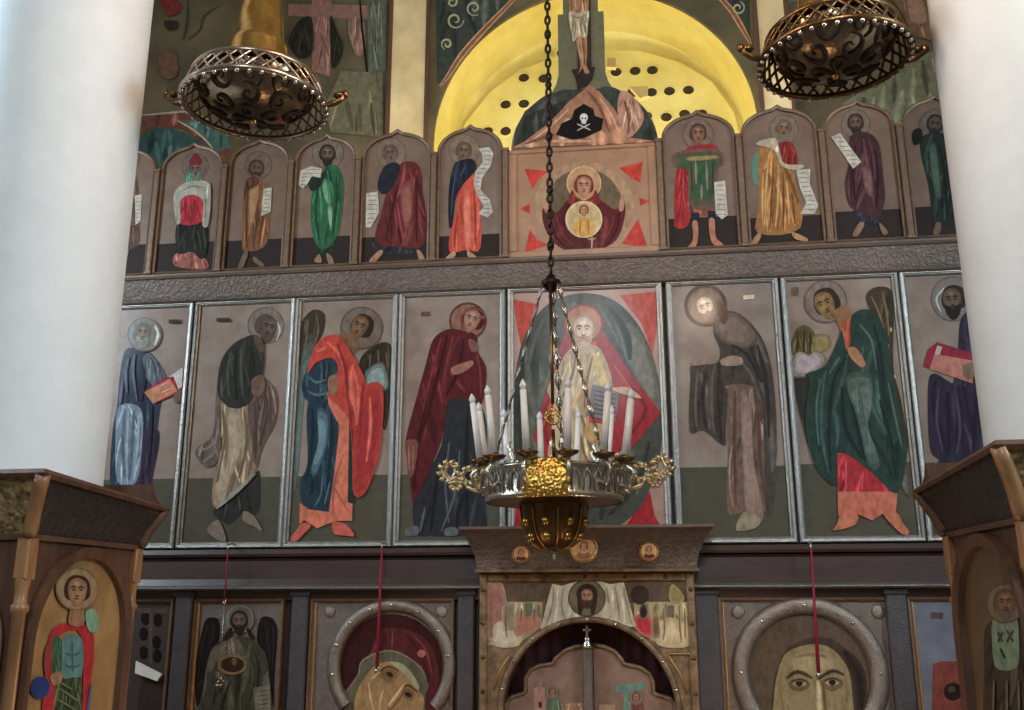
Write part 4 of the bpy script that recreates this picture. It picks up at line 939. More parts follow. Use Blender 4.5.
# stern face
t, a, x0, x1 = local('stern_face_icon', 724, 890, 'large lower icon of a stern bearded face within a riveted silver halo')
a.view(VJ); a.e('halo_field', (96,76,58), 368,415,196,196, n=40); a.p('hair', (74,58,45), [(246,560),(256,430),(292,340),(360,302),(440,306),(508,370),(544,470),(545,700),(236,700)])
a.folds('hair', (46,36,30), 30, [[(470,340),(516,410),(528,540)]])
a.p('face', (150,128,88), [(254,560),(256,500),(266,420),(290,352),(340,326),(400,320),(450,346),(486,400),(497,470),(500,560),(460,680),(380,720),(300,680)])
a.p('face', (172,150,108), [(310,370),(360,345),(420,350),(440,390),(400,410),(330,408)]); a.folds('face', (140,112,72), 9, [[(280,400),(276,460),(290,530)],[(470,400),(482,460),(474,530)],[(320,360),(370,350),(420,358)]])
dk = (62,46,34)
a.folds('face', dk, 11, [[(296,424),(330,404),(376,424)],[(394,426),(436,402),(474,414)]])
for ex, ey in ((335,440),(436,437)):
    a.e('face', (120,92,62), ex,ey+3,34,20); a.e('face', (168,146,108), ex,ey,22,9); a.e('face', (46,34,28), ex,ey-1,11,10); a.s('face', dk, 6, [(ex-28,ey-2),(ex,ey-13),(ex+28,ey-2)]); a.s('face', (104,78,54), 5, [(ex-24,ey+14),(ex,ey+22),(ex+24,ey+14)])
a.s('face', (222,198,150), 16, [(392,430),(396,480),(398,550)]); a.s('face', (110,82,54), 9, [(408,430),(412,490),(418,550)]); a.s('face', (110,82,54), 8, [(376,545),(396,560),(420,548)])
a.p('beard', (64,48,38), [(262,570),(320,600),(390,590),(450,600),(496,570),(480,690),(390,760),(290,690)]); a.done()
relief_halo(t, (809.5,675), 79, 19, -40, 220, (90,178,2,130,48))
for q in ((738,612),(878,612)):
    c = P(*q); MB().ball((c.x, -.004, c.z), .04, .008, .04).build('corner_boss', M_LRING, t)
# far left: dark pierced door icon, far right: bluish icon with red panel
t, a, x0, x1 = local('dark_pierced_icon', 110, 168, 'dark carved lower icon at far left with a white strip near its foot', M_BOARD)
a.view(VH)
for k, (cx, cy) in enumerate(((45,230),(82,235),(40,275),(78,300),(40,330),(80,340))): a.e('dark_oval#%d' % k, (24,18,16), cx, cy, 13, 20)
a.p('arcade', (92,76,66), [(22,200),(110,196),(110,212),(22,214)], False); a.p('arcade', (92,76,66), [(56,215),(66,215),(64,360),(56,360)], False); a.p('figure', (60,48,44), [(30,420),(100,420),(104,700),(24,700)]); a.done()
t, a, x0, x1 = local('blue_ground_icon', 914.5, 985, 'pale bluish lower icon with red panel at far right under the ledge', mat('icon_ground_blue', (124,128,142), .4, c2=(108,110,124), noise=.15, scale=6))
a.view(VJ); a.p('red_panel', (140,66,56), [(744,380),(770,372),(845,372),(845,640),(740,640)], False); a.e('dark_boss', (44,32,28), 806,465,28,28); a.e('dark_boss', (86,66,56), 802,458,12,10); a.p('inscription', (84,76,80), [(738,222),(776,222),(776,242),(738,242)], False); a.p('gold_edge', (150,120,80), [(700,470),(712,470),(712,640),(700,640)], False); a.done()
pa = P(148, 668, -.03); 
leaf = MB().plate([(P(137,661,-.03).x, P(137,661,-.03).z), (P(163,674,-.03).x, P(163,674,-.03).z), (P(158,681,-.03).x, P(158,681,-.03).z), (P(136,673,-.03).x, P(136,673,-.03).z)][::-1], -.046, -.03).build('paper_card', mat('white_paper', (226,226,220), .6, noise=.05))
tag(leaf, 'small bright white card tucked on the dark icon beside the left shrine', 'card')

# ------------------------------------------------------------------ royal doors with their portal and canopy
M_PORTAL = mat('tarnished_gilt_portal', (150,120,88), .42, .45, c2=(112,88,68), noise=.25, scale=14, bump=.5, bscale=110)
PFY = -.14
port = thing('door_portal', (Xm((589,640), Y=PFY), PFY, 0), 'gilded portal with dark round arch and white cloth painting above the doors', 'portal', kind='structure')
xl, xr = Xm((479.5,640), Y=PFY), Xm((697,640), Y=PFY); zt = Zm((589,573), Y=PFY)
ac = P(589, 712, PFY); sc = (P(639,700,PFY).x-P(539,700,PFY).x)/100; ar = 86*sc
arc2 = [(ac.x+ar*math.cos(math.pi*k/40), ac.z+ar*math.sin(math.pi*k/40)) for k in range(41)]
MB().plate([(xl, .3), (ac.x-ar, .3)]+arc2[::-1]+[(ac.x+ar, .3), (xr, .3), (xr, zt), (xl, zt)], PFY, .03).build('face_panel', M_PORTAL, port)
vs = []; fs = []; prof = [(0, .02), (0, -.015), (.008, -.022), (.026, -.024), (.036, -.014), (.04, 0)]
path = [(ac.x-ar, .3)]+arc2[::-1]+[(ac.x+ar, .3)]
for i, (x, z) in enumerate(path):
    dx, dz = x-ac.x, z-ac.z
    if i == 0 or i == len(path)-1: dz = 0
    l = math.hypot(dx, dz)
    for q, y in prof: vs.append((x+dx/l*q, PFY+y, z+dz/l*q))
m = len(prof)
for k in range(len(path)-1):
    for i in range(m-1): fs.append((k*m+i, k*m+i+1, (k+1)*m+i+1, (k+1)*m+i))
arch_m = MB().add(vs, fs, None, True).build('arch_moulding', M_PORTAL, port)
for k in range(9):
    an = math.radians(14+k*19); MB().ball((ac.x+(ar+.02)*math.cos(an), PFY-.024, ac.z+(ar+.02)*math.sin(an)), .011).build('stud', M_CHROME, arch_m)
bw = .05
for nm, b in (('border_strip', (xl, xl+bw, .3, zt)), ('border_strip', (xr-bw, xr, .3, zt)), ('border_strip', (xl+bw, xr-bw, zt-bw, zt))): 
    o = MB().box(b[0], b[1], PFY-.022, PFY, b[2], b[3], .007).build(nm, M_PORTAL, port)
    for k in range(5):
        if b[1]-b[0] > .2: q = (b[0]+(b[1]-b[0])*(k+.5)/5, PFY-.024, (b[2]+b[3])/2)
        else: q = ((b[0]+b[1])/2, PFY-.024, b[3]-.1-k*.2)
        MB().ball(q, .014, .008, .014).build('stud', M_BRONZE, o)
a = Paint(port, VI, PFY); dkb = (104,84,66)
a.p('dark_ground', dkb, [(104,236),(862,236),(862,310),(104,310)], False)
a.p('scene', (186,160,122), [(104,306),(308,306),(306,400),(240,445),(220,468),(104,468)], False); a.p('scene#r', (190,166,120), [(650,306),(862,306),(862,470),(750,470),(705,440),(650,400)], False)
a.p('scene', (172,112,96), [(104,250),(150,240),(170,300),(160,380),(130,440),(104,420)]); a.p('scene', (214,190,160), [(130,400),(170,380),(220,400),(215,464),(130,464)]); a.p('scene', (186,118,92), [(205,360),(260,345),(300,380),(290,405),(230,430),(205,420)]); a.p('scene', (112,120,96), [(244,310),(268,310),(268,360),(246,360)], False); a.p('scene', (150,132,104), [(160,330),(196,320),(200,400),(170,400)])
a.p('scene#r', (208,52,62), [(655,370),(680,350),(712,370),(716,430),(690,430),(660,405)]); a.p('scene#r', (54,40,34), [(672,335),(688,312),(700,340),(694,366),(676,366)]); a.e('scene#r', (66,48,40), 672,280,34,36); a.p('scene#r', (150,132,84), [(785,262),(800,245),(832,280),(828,304),(790,304)]); a.p('scene#r', (216,186,140), [(745,390),(790,370),(850,400),(850,466),(745,462)]); a.p('scene#r', (120,92,66), [(720,370),(740,360),(745,430),(724,432)]); a.p('scene#r', (112,104,78), [(776,320),(800,318),(800,362),(778,362)], False)
a.folds('scene', (120,86,70), 5, [[(175,320),(170,380),(176,440)],[(230,330),(228,380)],[(280,330),(276,380)],[(116,320),(118,440)]]); a.folds('scene#r', (130,98,72), 5, [[(760,330),(764,400),(760,450)],[(820,320),(822,400),(828,460)],[(840,330),(842,440)]])
cl = (204,190,160)
a.p('cloth', cl, [(345,238),(380,246),(440,228),(520,226),(560,240),(612,232),(630,300),(658,396),(640,400),(600,388),(540,378),(480,374),(400,380),(330,404),(300,414),(322,320)], False)
a.folds('cloth', (156,138,110), 8, [[(350,250),(345,320),(322,396)],[(385,255),(380,320),(392,374)],[(580,250),(590,310),(596,372)],[(612,250),(625,320),(640,388)],[(545,250),(556,310)]]); a.folds('cloth', (232,222,196), 8, [[(365,262),(362,330),(352,390)],[(600,252),(610,320),(618,386)],[(410,300),(415,350)],[(570,262),(572,330)]])
a.e('cloth_halo', (122,108,82), 474,292,70,66); a.ring('cloth_halo', (92,78,58), 474,292,70,5)
a.p('cloth_hair', (62,44,34), [(438,300),(436,266),(455,244),(476,238),(500,246),(514,270),(512,306),(504,344),(492,356),(486,330),(462,330),(454,356),(442,344)])
a.head(474,288,36,0, skin=(186,136,104), hair=(62,44,34), beard=(84,58,44))
a.done()
# light beading lines of the lower spandrels
for q in ([(185,505),(150,560),(125,640)], [(775,500),(860,500),(862,640)], [(778,505),(820,570),(848,650)]):
    MB().tube([P(460+x/3.738, 520+y/3.738, PFY-.012) for x, y in q], .006, 6).build('spandrel_beading', M_GSTRIP, port)
# dark curtain behind the doors
cu = thing('altar_curtain', (ac.x, .02, .3), 'dark maroon curtain filling the arch above the double doors', 'curtain')
cv = []; n = 60
for k in range(n+1):
    x = ac.x-ar-.03+(2*ar+.06)*k/n; y = .005+.012*math.sin(k*1.3)
    cv += [(x, y, .3), (x, y, ac.z+ar+.05)]
MB().add(cv, [(2*k, 2*k+2, 2*k+3, 2*k+1) for k in range(n)], None, True).build('cloth', M_DARK, cu)
# the two leaves
DY = -.07
M_DOOR = mat('painted_door_rose', (150,116,98), .45, c2=(132,98,82), noise=.18, scale=10, bump=.2)
lp = [(100,720),(158,712),(164,690),(192,662),(238,648),(246,640),(244,592),(262,562),(296,544),(346,538),(356,520),(392,488),(430,474),(462,470)]
rp = [(498,468),(540,474),(576,490),(606,524),(612,538),(676,552),(708,574),(722,606),(722,644),(734,652),(786,668),(806,692),(812,712),(900,720)]
def leaf(pts, lbl, flip):
    w_ = [(P(460+x/3.738, 520+y/3.738, DY).x, P(460+x/3.738, 520+y/3.738, DY).z) for x, y in pts]
    w_ = [(min(max(x, ac.x-ar+.004), ac.x+ar-.004), z) for x, z in w_]
    x0, x1 = w_[0][0], w_[-1][0]
    t = thing('royal_door_leaf', ((x0+x1)/2, DY, .3), lbl, 'door')
    out = [(x0, .3)]+w_+[(x1, .3)]
    MB().plate(out[::-1], DY, DY+.04).build('leaf_panel', M_DOOR, t)
    edge = MB(); edge.tube([(x, DY-.004, z) for x, z in w_], .014, 8); edge.build('scalloped_edge', M_PORTAL, t)
    return t, Paint(t, VI, DY)
t, a = leaf(lp, 'left scalloped royal door leaf with pink building and green figure', 0)
a.p('building', (176,124,104), [(275,630),(300,616),(318,630),(318,712),(275,712)], False); a.p('building', (60,40,34), [(294,680),(306,680),(306,702),(294,702)], False); a.p('wing', (176,128,96), [(380,690),(455,684),(455,712),(380,712)]); a.p('robe', (96,112,84), [(330,660),(360,656),(380,700),(380,800),(330,800)]); a.head(345,644,18,0, skin=(166,120,92), hair=(80,56,42), halo=(150,118,84), hr=1.4); a.p('tower', (160,116,100), [(290,600),(304,594),(310,616),(290,620)]); a.done()
t, a = leaf(rp, 'right scalloped royal door leaf with teal canopy above a seated figure', 1)
a.p('canopy', (108,142,124), [(580,620),(690,606),(694,630),(640,640),(640,712),(612,712),(612,642),(584,646)], False); a.p('robe', (132,76,66), [(640,690),(660,672),(686,692),(690,800),(634,800)]); a.head(658,664,20,0, skin=(170,124,96), hair=(104,56,48), halo=(154,120,88), hr=1.4); a.p('table', (176,140,108), [(520,690),(580,690),(580,720),(520,720)], False); a.done()
ast = thing('door_astragal', (Xm((588,690), Y=DY-.03), DY-.03, .3), 'silvered post between the royal doors topped by a small cross', 'post')
xa, xb = Xm((583,690), Y=DY-.03), Xm((593.5,690), Y=DY-.03); za = P(588, 648, DY-.03).z
MB().box(xa, xb, DY-.06, DY-.02, .3, za, .008).build('post', M_LSILVER, ast)
xm = (xa+xb)/2; zc = P(587, 631, DY-.03).z
MB().lathe([(.0, 0), (.034, 0), (.03, .02), (.016, .035), (.022, .05), (.012, .07), (.0, .075)], (xm, DY-.04, za), 12).build('knob', M_CHROME, ast)
x_ = MB(); x_.box(xm-.008, xm+.008, DY-.048, DY-.032, za+.06, zc+.035, .002); x_.box(xm-.026, xm+.026, DY-.048, DY-.032, zc, zc+.014, .002); x_.build('cross', M_CHROME, ast)

# canopy over the portal
cb0, cb1 = Xm((477,569), Y=-.2), Xm((697,568), Y=-.2); ct0, ct1 = Xm((461,531), Y=-.40), Xm((712,529), Y=-.40); cz0 = Zm((589,569), Y=-.2); cz1 = Zm((589,529), Y=-.4)
cano = thing('portal_canopy', ((cb0+cb1)/2, -.2, cz0), 'flared dark carved canopy with three round portraits above the portal', 'canopy')
vs = []; fs = []; NL = 9
for k in range(NL):
    q = k/(NL-1); c = q**1.8
    x0, x1, y, z = cb0+(ct0-cb0)*c, cb1+(ct1-cb1)*c, -.2-.2*c, cz0+(cz1-cz0)*q
    vs += [(x0, -.072, z), (x0, y, z), (x1, y, z), (x1, -.072, z)]
for k in range(NL-1):
    for i in range(3): fs.append((k*4+i, k*4+i+1, k*4+5+i, k*4+4+i))
fs += [(0, 3, 2, 1), tuple((NL-1)*4+i for i in range(4))]
MB().add(vs, fs).build('cove', M_CARVED, cano)
MB().box(ct0-.012, ct1+.012, -.425, -.072, cz1, cz1+.022, .006).build('top_lip', M_RAIL, cano)
MB().box(cb0-.012, cb1+.012, -.225, -.072, cz0-.02, cz0+.004, .006).build('bottom_lip', M_PORTAL, cano)
for (hx, hy, r, pn) in ((228,127,32,'side'), (463,108,48,'centre'), (707,117,34,'side')):
    zz = P(460+hx/3.738, 520+hy/3.738, -.28).z; q = (zz-cz0)/(cz1-cz0); yy = -.2-.2*max(0, min(1, q+.18))**1.8-.012
    c = P(460+hx/3.738, 520+hy/3.738, yy); rr = r/3.738*(P(600,550,yy).x-P(500,550,yy).x)/100
    d = MB(); n = 28
    vs = [(c.x+f*rr*math.cos(2*math.pi*k/n), y, c.z+f*rr*math.sin(2*math.pi*k/n)) for f, y in ((1.1, yy+.09), (1.1, yy), (1.0, yy-.008), (.88, yy)) for k in range(n)]
    fs = [(j*n+k, j*n+(k+1) % n, (j+1)*n+(k+1) % n, (j+1)*n+k) for j in range(3) for k in range(n)]+[tuple(3*n+k for k in range(n))]
    d.add(vs, fs).build('roundel', M_GSTRIP, cano)
    a = Paint(cano, VI, yy-.002); a.e('roundel_field#', (222,150,86), hx, hy, r*.86)
    a.p('bust#', (110,44,40) if pn == 'side' else (150,96,56), [(hx-r*.6,hy+r*.58),(hx-r*.3,hy+r*.2),(hx,hy+r*.12),(hx+r*.3,hy+r*.2),(hx+r*.6,hy+r*.58),(hx,hy+r*.82)]); a.head(hx, hy-r*.16, r*.4, 0, skin=(196,132,96), hair=(70,44,32), halo=(232,178,104), hr=1.35); a.done()

# ------------------------------------------------------------------ column shrines (icon cases wrapped around the columns)
VK = (0,440,2.628); VL = (900,420,2.452)
M_CARVEDK = mat('shaded_carved_oak', (50,43,41), .6, .1, noise=.4, scale=18, bump=1.0, bscale=48, vor=True)  # oak coloured darker for the shade on the crown's side faces
def shrine(side, XF, zb, ztp, lbl, lblc, cr=.34):
    s = 1 if side == 'left' else -1                            # s: direction of the face seen from the nave
    w_ = .70; xo = XF-s*w_; x0, x1 = min(XF, xo), max(XF, xo); y0, y1 = KD0, KD1; cx = (x0+x1)/2; cy = (y0+y1)/2
    t = thing('column_shrine', (cx, cy, 0), lbl, 'shrine')
    MB().box(x0, x1, y0, y1, 0, zb).build('case', M_WOODD, t)
    MB().box(x0-.05, x1+.05, y0-.05, y1+.05, 0, .5, .01).build('plinth', M_WOODD, t)
    fl = .085; hz = ztp-zb
    def loop(e, z):
        zf = z-.045*max(0, min(1.2, (z-zb)/hz)); return [(x0-e, y0-e, z), (x1+e, y0-e, z), (x1+e, y1+e*.8, zf), (x0-e, y1+e*.8, zf)]
    lo = [loop(.012, zb), loop(.02, zb+hz*.1), loop(.035, zb+hz*.4), loop(fl*.8, zb+hz*.8), loop(fl, ztp)]
    faces = [(0, 'gilt_frieze', M_GILT), (1, 'carved_frieze', M_CARVEDK), (2, 'carved_frieze', M_CARVEDK), (3, 'carved_frieze', M_CARVEDK)]
    for i, nm, m in faces:
        vs = []; fs = []
        for l in lo: vs += [l[i], l[(i+1) % 4]]
        for k in range(len(lo)-1): fs.append((2*k, 2*k+1, 2*k+3, 2*k+2))
        MB().add(vs, fs).build(nm, m, t)
    for i in range(4):                                         # ribs on the crown's corners
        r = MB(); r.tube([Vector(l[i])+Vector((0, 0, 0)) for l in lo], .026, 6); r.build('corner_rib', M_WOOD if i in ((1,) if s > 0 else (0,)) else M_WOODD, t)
    top = MB(); lp_ = [loop(fl+.012, ztp-.012), loop(fl+.02, ztp+.004), loop(fl+.008, ztp+.02), loop(fl*.5, ztp+.02), loop(-.02, ztp+.02), loop(-.06, ztp+.02)]
    vs = [v for l in lp_ for v in l]; fs = [(k*4+i, k*4+(i+1) % 4, k*4+4+(i+1) % 4, k*4+4+i) for k in range(len(lp_)-1) for i in range(4)]+[(20,21,22,23)]
    top.add(vs, fs).build('crown_cove', M_WOODD, t)
    zc_ = ztp-.045; MB().extrude_x([(y1-.06, zc_-.02), (y1+fl*.8+.02, zc_-.02), (y1+fl*.8+.02, zc_+.008), (y1+.03, zc_+.03), (y1-.01, zc_+.06), (y1-.03, zc_+.10), (y1-.06, zc_+.10)], x0-fl*.9, x1+fl*.9).build('back_cove', M_WOODD, t)
    MB().box(x0-.02, x1+.02, y0-.02, y1+.02, zb-.016, zb+.004).build('crown_base', M_WOODD, t)
    # corner posts: block capital, ring, turned shaft
    for yy in (y0, y1):
        for xx in (XF, xo):
            c = (xx, yy, 0)
            MB().box(xx-.026, xx+.026, yy-.026, yy+.026, zb-.155, zb-.012, .006).build('capital_block', M_WOOD, t)
            MB().lathe([(.023, .5), (.023, zb-.27), (.031, zb-.262), (.031, zb-.246), (.022, zb-.235), (.022, zb-.19), (.027, zb-.17), (.027, zb-.15)], c, 14).build('turned_post', M_WOOD, t)
    # arched icon in the face toward the nave
    yc = (y0+y1)/2; hw = (y1-y0)/2-.055; zs = zb-.055-hw*1.02
    def ao(e, n=24): return [(yc-hw-e, .5), (yc+hw+e, .5)]+[(yc+(hw+e)*math.cos(math.pi*k/n), zs+(hw+e)*1.02*math.sin(math.pi*k/n)) for k in range(n+1)]
    i_, o_ = ao(-.012), ao(.03); n = len(i_); d = s
    vs = []; fs = []
    for pr, off in ((i_, .004), (i_, .03), (o_, .038), (o_, .0)): vs += [(XF+d*off, y, z) for y, z in pr]
    for k in range(3):
        for j in range(1, n): fs.append((k*n+j, k*n+(j+1) % n, (k+1)*n+(j+1) % n, (k+1)*n+j))
    MB().add(vs, fs).build('arch_moulding', M_WOODD, t)
    pa = ao(-.004); MB().add([(XF+d*.004, y, z) for y, z in pa], [tuple(range(len(pa)))]).build('icon_field', mat('shrine_icon_ochre_'+side, (168,134,86) if s > 0 else (112,88,62), .45, c2=(146,112,70) if s > 0 else (96,74,54), noise=.2, scale=6, coat=.3, crough=.2), t)
    # the same arch on the face toward the west
    xc_ = cx; hwx = w_/2-.06; zsx = zb-.10-hwx
    o2 = [(xc_-hwx, .5), (xc_+hwx, .5)]+[(xc_+hwx*math.cos(math.pi*k/24), zsx+hwx*math.sin(math.pi*k/24)) for k in range(25)]
    MB().plate(o2, y0-.012, y0).build('icon_field', M_WOOD, t)
    fr_ = MB(); fr_.tube([(x, y0-.012, z) for x, z in o2[1:]+o2[:1]], .022, 8); fr_.build('arch_moulding', M_WOODD, t)
    c = column(cx, cy, cr, ztp+.012, lblc)
    return t
XL, XR = -2.15, 1.22
KL = shrine('left', XL, PXp(38,536,XL).z, PXp(50,476,XL+.08).z, 'wooden icon shrine at left with a red cloaked warrior saint under an arch', 'white round column at left above the gilt wooden shrine')
a = Paint(KL, VK, XL+.005, 'x'); a.sgn = 1
a.p('skirt', (64,80,52), [(144,628),(212,618),(218,720),(214,800),(142,800)]); a.folds('skirt', (112,124,76), 5, [[(150,650),(180,668),(210,690)],[(148,680),(180,698),(212,718)],[(150,632),(190,655)]])
a.p('cloak', (184,44,50), [(132,512),(162,482),(202,488),(240,492),(248,560),(238,650),(232,800),(214,800),(216,520),(150,522),(150,600),(130,800),(105,800),(120,600)])
a.p('armour', (88,132,132), [(162,526),(214,520),(216,612),(190,624),(162,618)]); a.folds('armour', (52,86,88), 5, [[(170,560),(190,566),(210,558)],[(170,590),(190,598),(212,590)],[(190,530),(190,610)]])
a.p('sleeve', (150,60,52), [(120,545),(150,520),(154,580),(146,606),(118,612)]); a.p('sash', (60,96,74), [(140,520),(162,530),(160,620),(140,620)])
a.p('shield', (40,60,128), [(84,640),(100,622),(126,630),(130,660),(108,680),(84,668)]); a.hand((158,116,86), [(132,620),(158,608),(164,630),(142,646)]); a.hand((122,168,140), [(226,452),(244,444),(258,460),(258,496),(240,506),(228,488)]); a.s('spear', (66,92,150), 6, [(240,640),(232,700),(226,790)])
a.p('neck', (156,114,84), [(188,440),(216,440),(222,480),(200,490),(180,480)]); a.head(203,398,42,2, skin=(164,124,92), hair=(62,42,30), halo=(182,146,92), hr=1.35, hoff=(0,-6)); a.done()
KR = shrine('right', XR, PXp(1005,522,XR).z, PXp(987,452,XR-.08).z, 'wooden icon shrine at right with dark arch and a figure in pale green vestment', 'white round column at right above the wooden shrine', .30)
a = Paint(KR, VL, XR-.005, 'x'); a.sgn = -1
a.p('robe', (70,60,50), [(214,500),(290,490),(310,560),(312,900),(210,900),(206,620)]); a.p('vestment', (122,146,118), [(226,492),(250,500),(286,482),(292,584),(276,612),(240,610),(228,580)]); a.folds('vestment', (40,44,38), 6, [[(240,520),(252,545)],[(252,520),(240,545)],[(262,515),(278,545)],[(278,515),(262,545)],[(246,560),(258,585)]])
a.head(258,450,36,0, skin=(140,104,78), hair=(96,80,66), beard=(110,98,84), halo=(132,106,72), hr=1.35); a.folds('robe', (120,116,104), 5, [[(230,640),(228,720)],[(262,640),(262,720)],[(290,640),(292,720)]]); a.done()

# ------------------------------------------------------------------ hanging openwork lamps
def spiral(c, ex, ez, r, turns, n, ph, sgn, on):
    pts = []
    for j in range(n):
        q = j/(n-1); an = ph+sgn*turns*2*math.pi*q; rr = r*(1-.82*q)
        pts.append(on(rr*math.cos(an), rr*math.sin(an)))
    return pts
def lamp(o, R, lbl, skirt_mat):
    o = Vector(o); t = thing('hanging_lamp', o, lbl, 'lamp', 'openwork lamps hanging between the columns')
    # brass bell collar, rod
    MB().lathe([(.0, .62), (.045, .62), (.05, .60), (.085, .54), (.10, .44), (.112, .32), (.125, .305), (.125, .285), (.14, .18), (.15, .15), (.15, .125), (R*.86, .118)], o, 40).build('bell_collar', M_BRASS, t)
    MB().tube([o+Vector((0, 0, .6)), (o.x, o.y, WZ-.01)], .012, 8).build('hanging_rod', M_BRASS, t)
    MB().lathe([(.03, .62), (.055, .64), (.055, .78), (.03, .80)], o, 20).build('white_sleeve', M_PLASTER, t)
    # lattice skirt: two rims and crossed bars
    rt, zt_, rb, zb_ = R*.87, .11, R, 0.0
    sk_ = MB(); n = 30
    for k in range(n):
        for sg in (-1, 1):
            a0 = 2*math.pi*k/n; pts = []
            for j in range(4):
                q = j/3; an = a0+sg*q*2*math.pi*1.5/n; r = rt+(rb-rt)*q**.8
                pts.append((o.x+r*math.cos(an), o.y+r*math.sin(an), o.z+zt_+(zb_-zt_)*q))
            sk_.tube(pts, .0065, 5, cap=False)
    sk_.build('lattice_skirt', skirt_mat, t, kind='stuff')
    for nm, r, z, th in (('upper_rim', rt, zt_, .013), ('lower_rim', rb, zb_, .014)):
        MB().tube([(o.x+r*math.cos(2*math.pi*k/48), o.y+r*math.sin(2*math.pi*k/48), o.z+z) for k in range(48)], th, 8, True).build(nm, skirt_mat, t)
    bd_ = MB()
    for k in range(40): an = 2*math.pi*k/40; bd_.ball((o.x+rb*math.cos(an), o.y+rb*math.sin(an), o.z-.014), .011, n=8, m=5)
    bd_.build('beaded_edge', M_CHROME, t, kind='stuff')
    
    # solid bowl; dark scrolls laid on it stand for the shade in its openings
    br = R*.80; bh = R*.50
    pr = [(br*math.cos(math.pi/2*k/12), .09-bh*math.sin(math.pi/2*k/12)) for k in range(13)]
    bowl = MB().lathe(pr, o, 48).build('bowl', M_BOWL, t)
    for row, (lat, cnt, sz) in enumerate(((24, 10, .056), (52, 7, .052), (76, 4, .036))):
        for k in range(cnt):
            lo = 2*math.pi*(k+.5*(row % 2))/cnt
            def on(u, v, lo=lo, lat=lat):
                la = math.radians(lat)+v/bh*.9; l2 = lo+u/(br*max(.3, math.cos(math.radians(lat))))
                return Vector((o.x+1.012*br*math.cos(la)*math.cos(l2), o.y+1.012*br*math.cos(la)*math.sin(l2), o.z+.088-1.012*bh*math.sin(la)))
            MB().tube(spiral(None, 0, 0, sz, 1.15, 14, k*.9, 1 if k % 2 else -1, on), [.004+.008*math.sin(math.pi*min(1, j/10)) for j in range(14)], 6).build('scroll_shade', M_HOLE, bowl)
    MB().lathe([(0, -.03), (.012, -.024), (.016, -.012), (.01, 0)], o+Vector((0, 0, .09-bh)), 12).build('bottom_button', M_BRASS, t)
    # leaf lugs on the rim
    for an in (math.radians(8), math.radians(188)):
        ux = Vector((math.cos(an), math.sin(an), 0)); b = o+ux*R
        lg = MB(); lg.tube([b, b+ux*.04+Vector((0,0,.01)), b+ux*.075+Vector((0,0,.035)), b+ux*.07+Vector((0,0,.065)), b+ux*.045+Vector((0,0,.06))], [.012, .014, .013, .010, .006], 8)
        lg.ball(b+ux*.055+Vector((0,0,.05)), .024, .02, .016); lg.ball(b+ux*.085+Vector((0,0,.055)), .018, .014, .022)
        lg.build('leaf_lug', M_BRONZE, t)
    return t
LY = -D+3.7
cl_ = P(255, 105, LY); cr_ = P(834, 60, LY)
sL = (P(305, 101, LY)-P(205, 101, LY)).length/100
lamp(cl_, 67*sL, 'openwork brass lamp hanging at upper left in front of the dark fresco', M_LATT)
lamp(cr_, 75*(P(884, 52, LY)-P(784, 52, LY)).length/100, 'openwork brass lamp hanging at upper right beside the yellow apse', M_BRONZE)

# ------------------------------------------------------------------ chandelier
CYY = -1.4
cc = P(554, 503, CYY); sc = (P(604, 503, CYY)-P(504, 503, CYY)).length/100
ch = thing('candle_chandelier', cc, 'silver and gilt chandelier with twelve white candles hanging before the doors', 'chandelier')
R = 69*sc; H = 33*sc
O = Vector(cc)
# pierced band: 12 panels with little arches, gilt plate in front
MB().lathe([(R*.98, 0), (R, .008), (R, .022), (R*.985, .03), (R*.985, H-.02), (R, H-.014), (R*1.0, H), (R*.95, H), (R*.95, .0)], O, 48).build('band', M_CHROME, ch)
MB().lathe([(R*.985, .004), (R*.8, -.004), (R*.5, -.012), (R*.46, -.012)], O, 48).build('band_underside', M_BRONZE, ch)
for k in range(36):
    an = 2*math.pi*k/36+.04; p = O+Vector((R*math.cos(an), R*math.sin(an), 0)); tt = Vector((-math.sin(an), math.cos(an), 0))
    MB().tube([p+tt*-.02+Vector((0,0,.035)), p+tt*-.02+Vector((0,0,H*.6)), p+Vector((0,0,H*.82)), p+tt*.02+Vector((0,0,H*.6)), p+tt*.02+Vector((0,0,.035))], .005, 5).build('arcade_relief', M_SILVER, ch)
pl = MB(); vs = []; fs = []; n = 12
ay = math.atan2(-1, 0)-math.radians(2)
for k in range(n+1):
    an = ay-.30+.60*k/n; 
    for r, z in ((R*1.03, -.004), (R*1.05, .01), (R*1.05, H+.008), (R*1.02, H+.014+.006*math.cos(k*1.6))): vs.append(O+Vector((r*math.cos(an), r*math.sin(an), z)))
for k in range(n):
    for i in range(3): fs.append((k*4+i, (k+1)*4+i, (k+1)*4+i+1, k*4+i+1))
pl.add(vs, fs, None, True).build('gilt_front_plate', M_GOLD, ch)
# bowl below
bw_ = 33*sc; pr = []
for k in range(13):
    q = k/12*math.pi/2; pr.append((bw_*max(0, math.cos(q))**.75, -.012-44*sc*math.sin(q)))
MB().lathe(pr, O, 40).build('lower_bowl', M_BRONZE, ch)
for k in range(8):
    an = 2*math.pi*k/8+.2; MB().tube([O+Vector(((r+.004)*math.cos(an), (r+.004)*math.sin(an), z)) for r, z in pr[:-1]], .005, 5).build('bowl_rib', M_BRASS, ch)
for k in range(8):
    an = 2*math.pi*k/8+.6
    for j in (3, 6): r, z = pr[j]; MB().ball(O+Vector((r*math.cos(an), r*math.sin(an), z)), .022, .022, .026, 10, 6).build('bowl_boss', M_BRASS, ch)
MB().lathe([(.0, -.05), (.01, -.045), (.014, -.03), (.008, -.015), (.02, 0), (.0, .0)], O+Vector((0, 0, -.012-44*sc)), 12).build('finial', M_CHROME, ch)
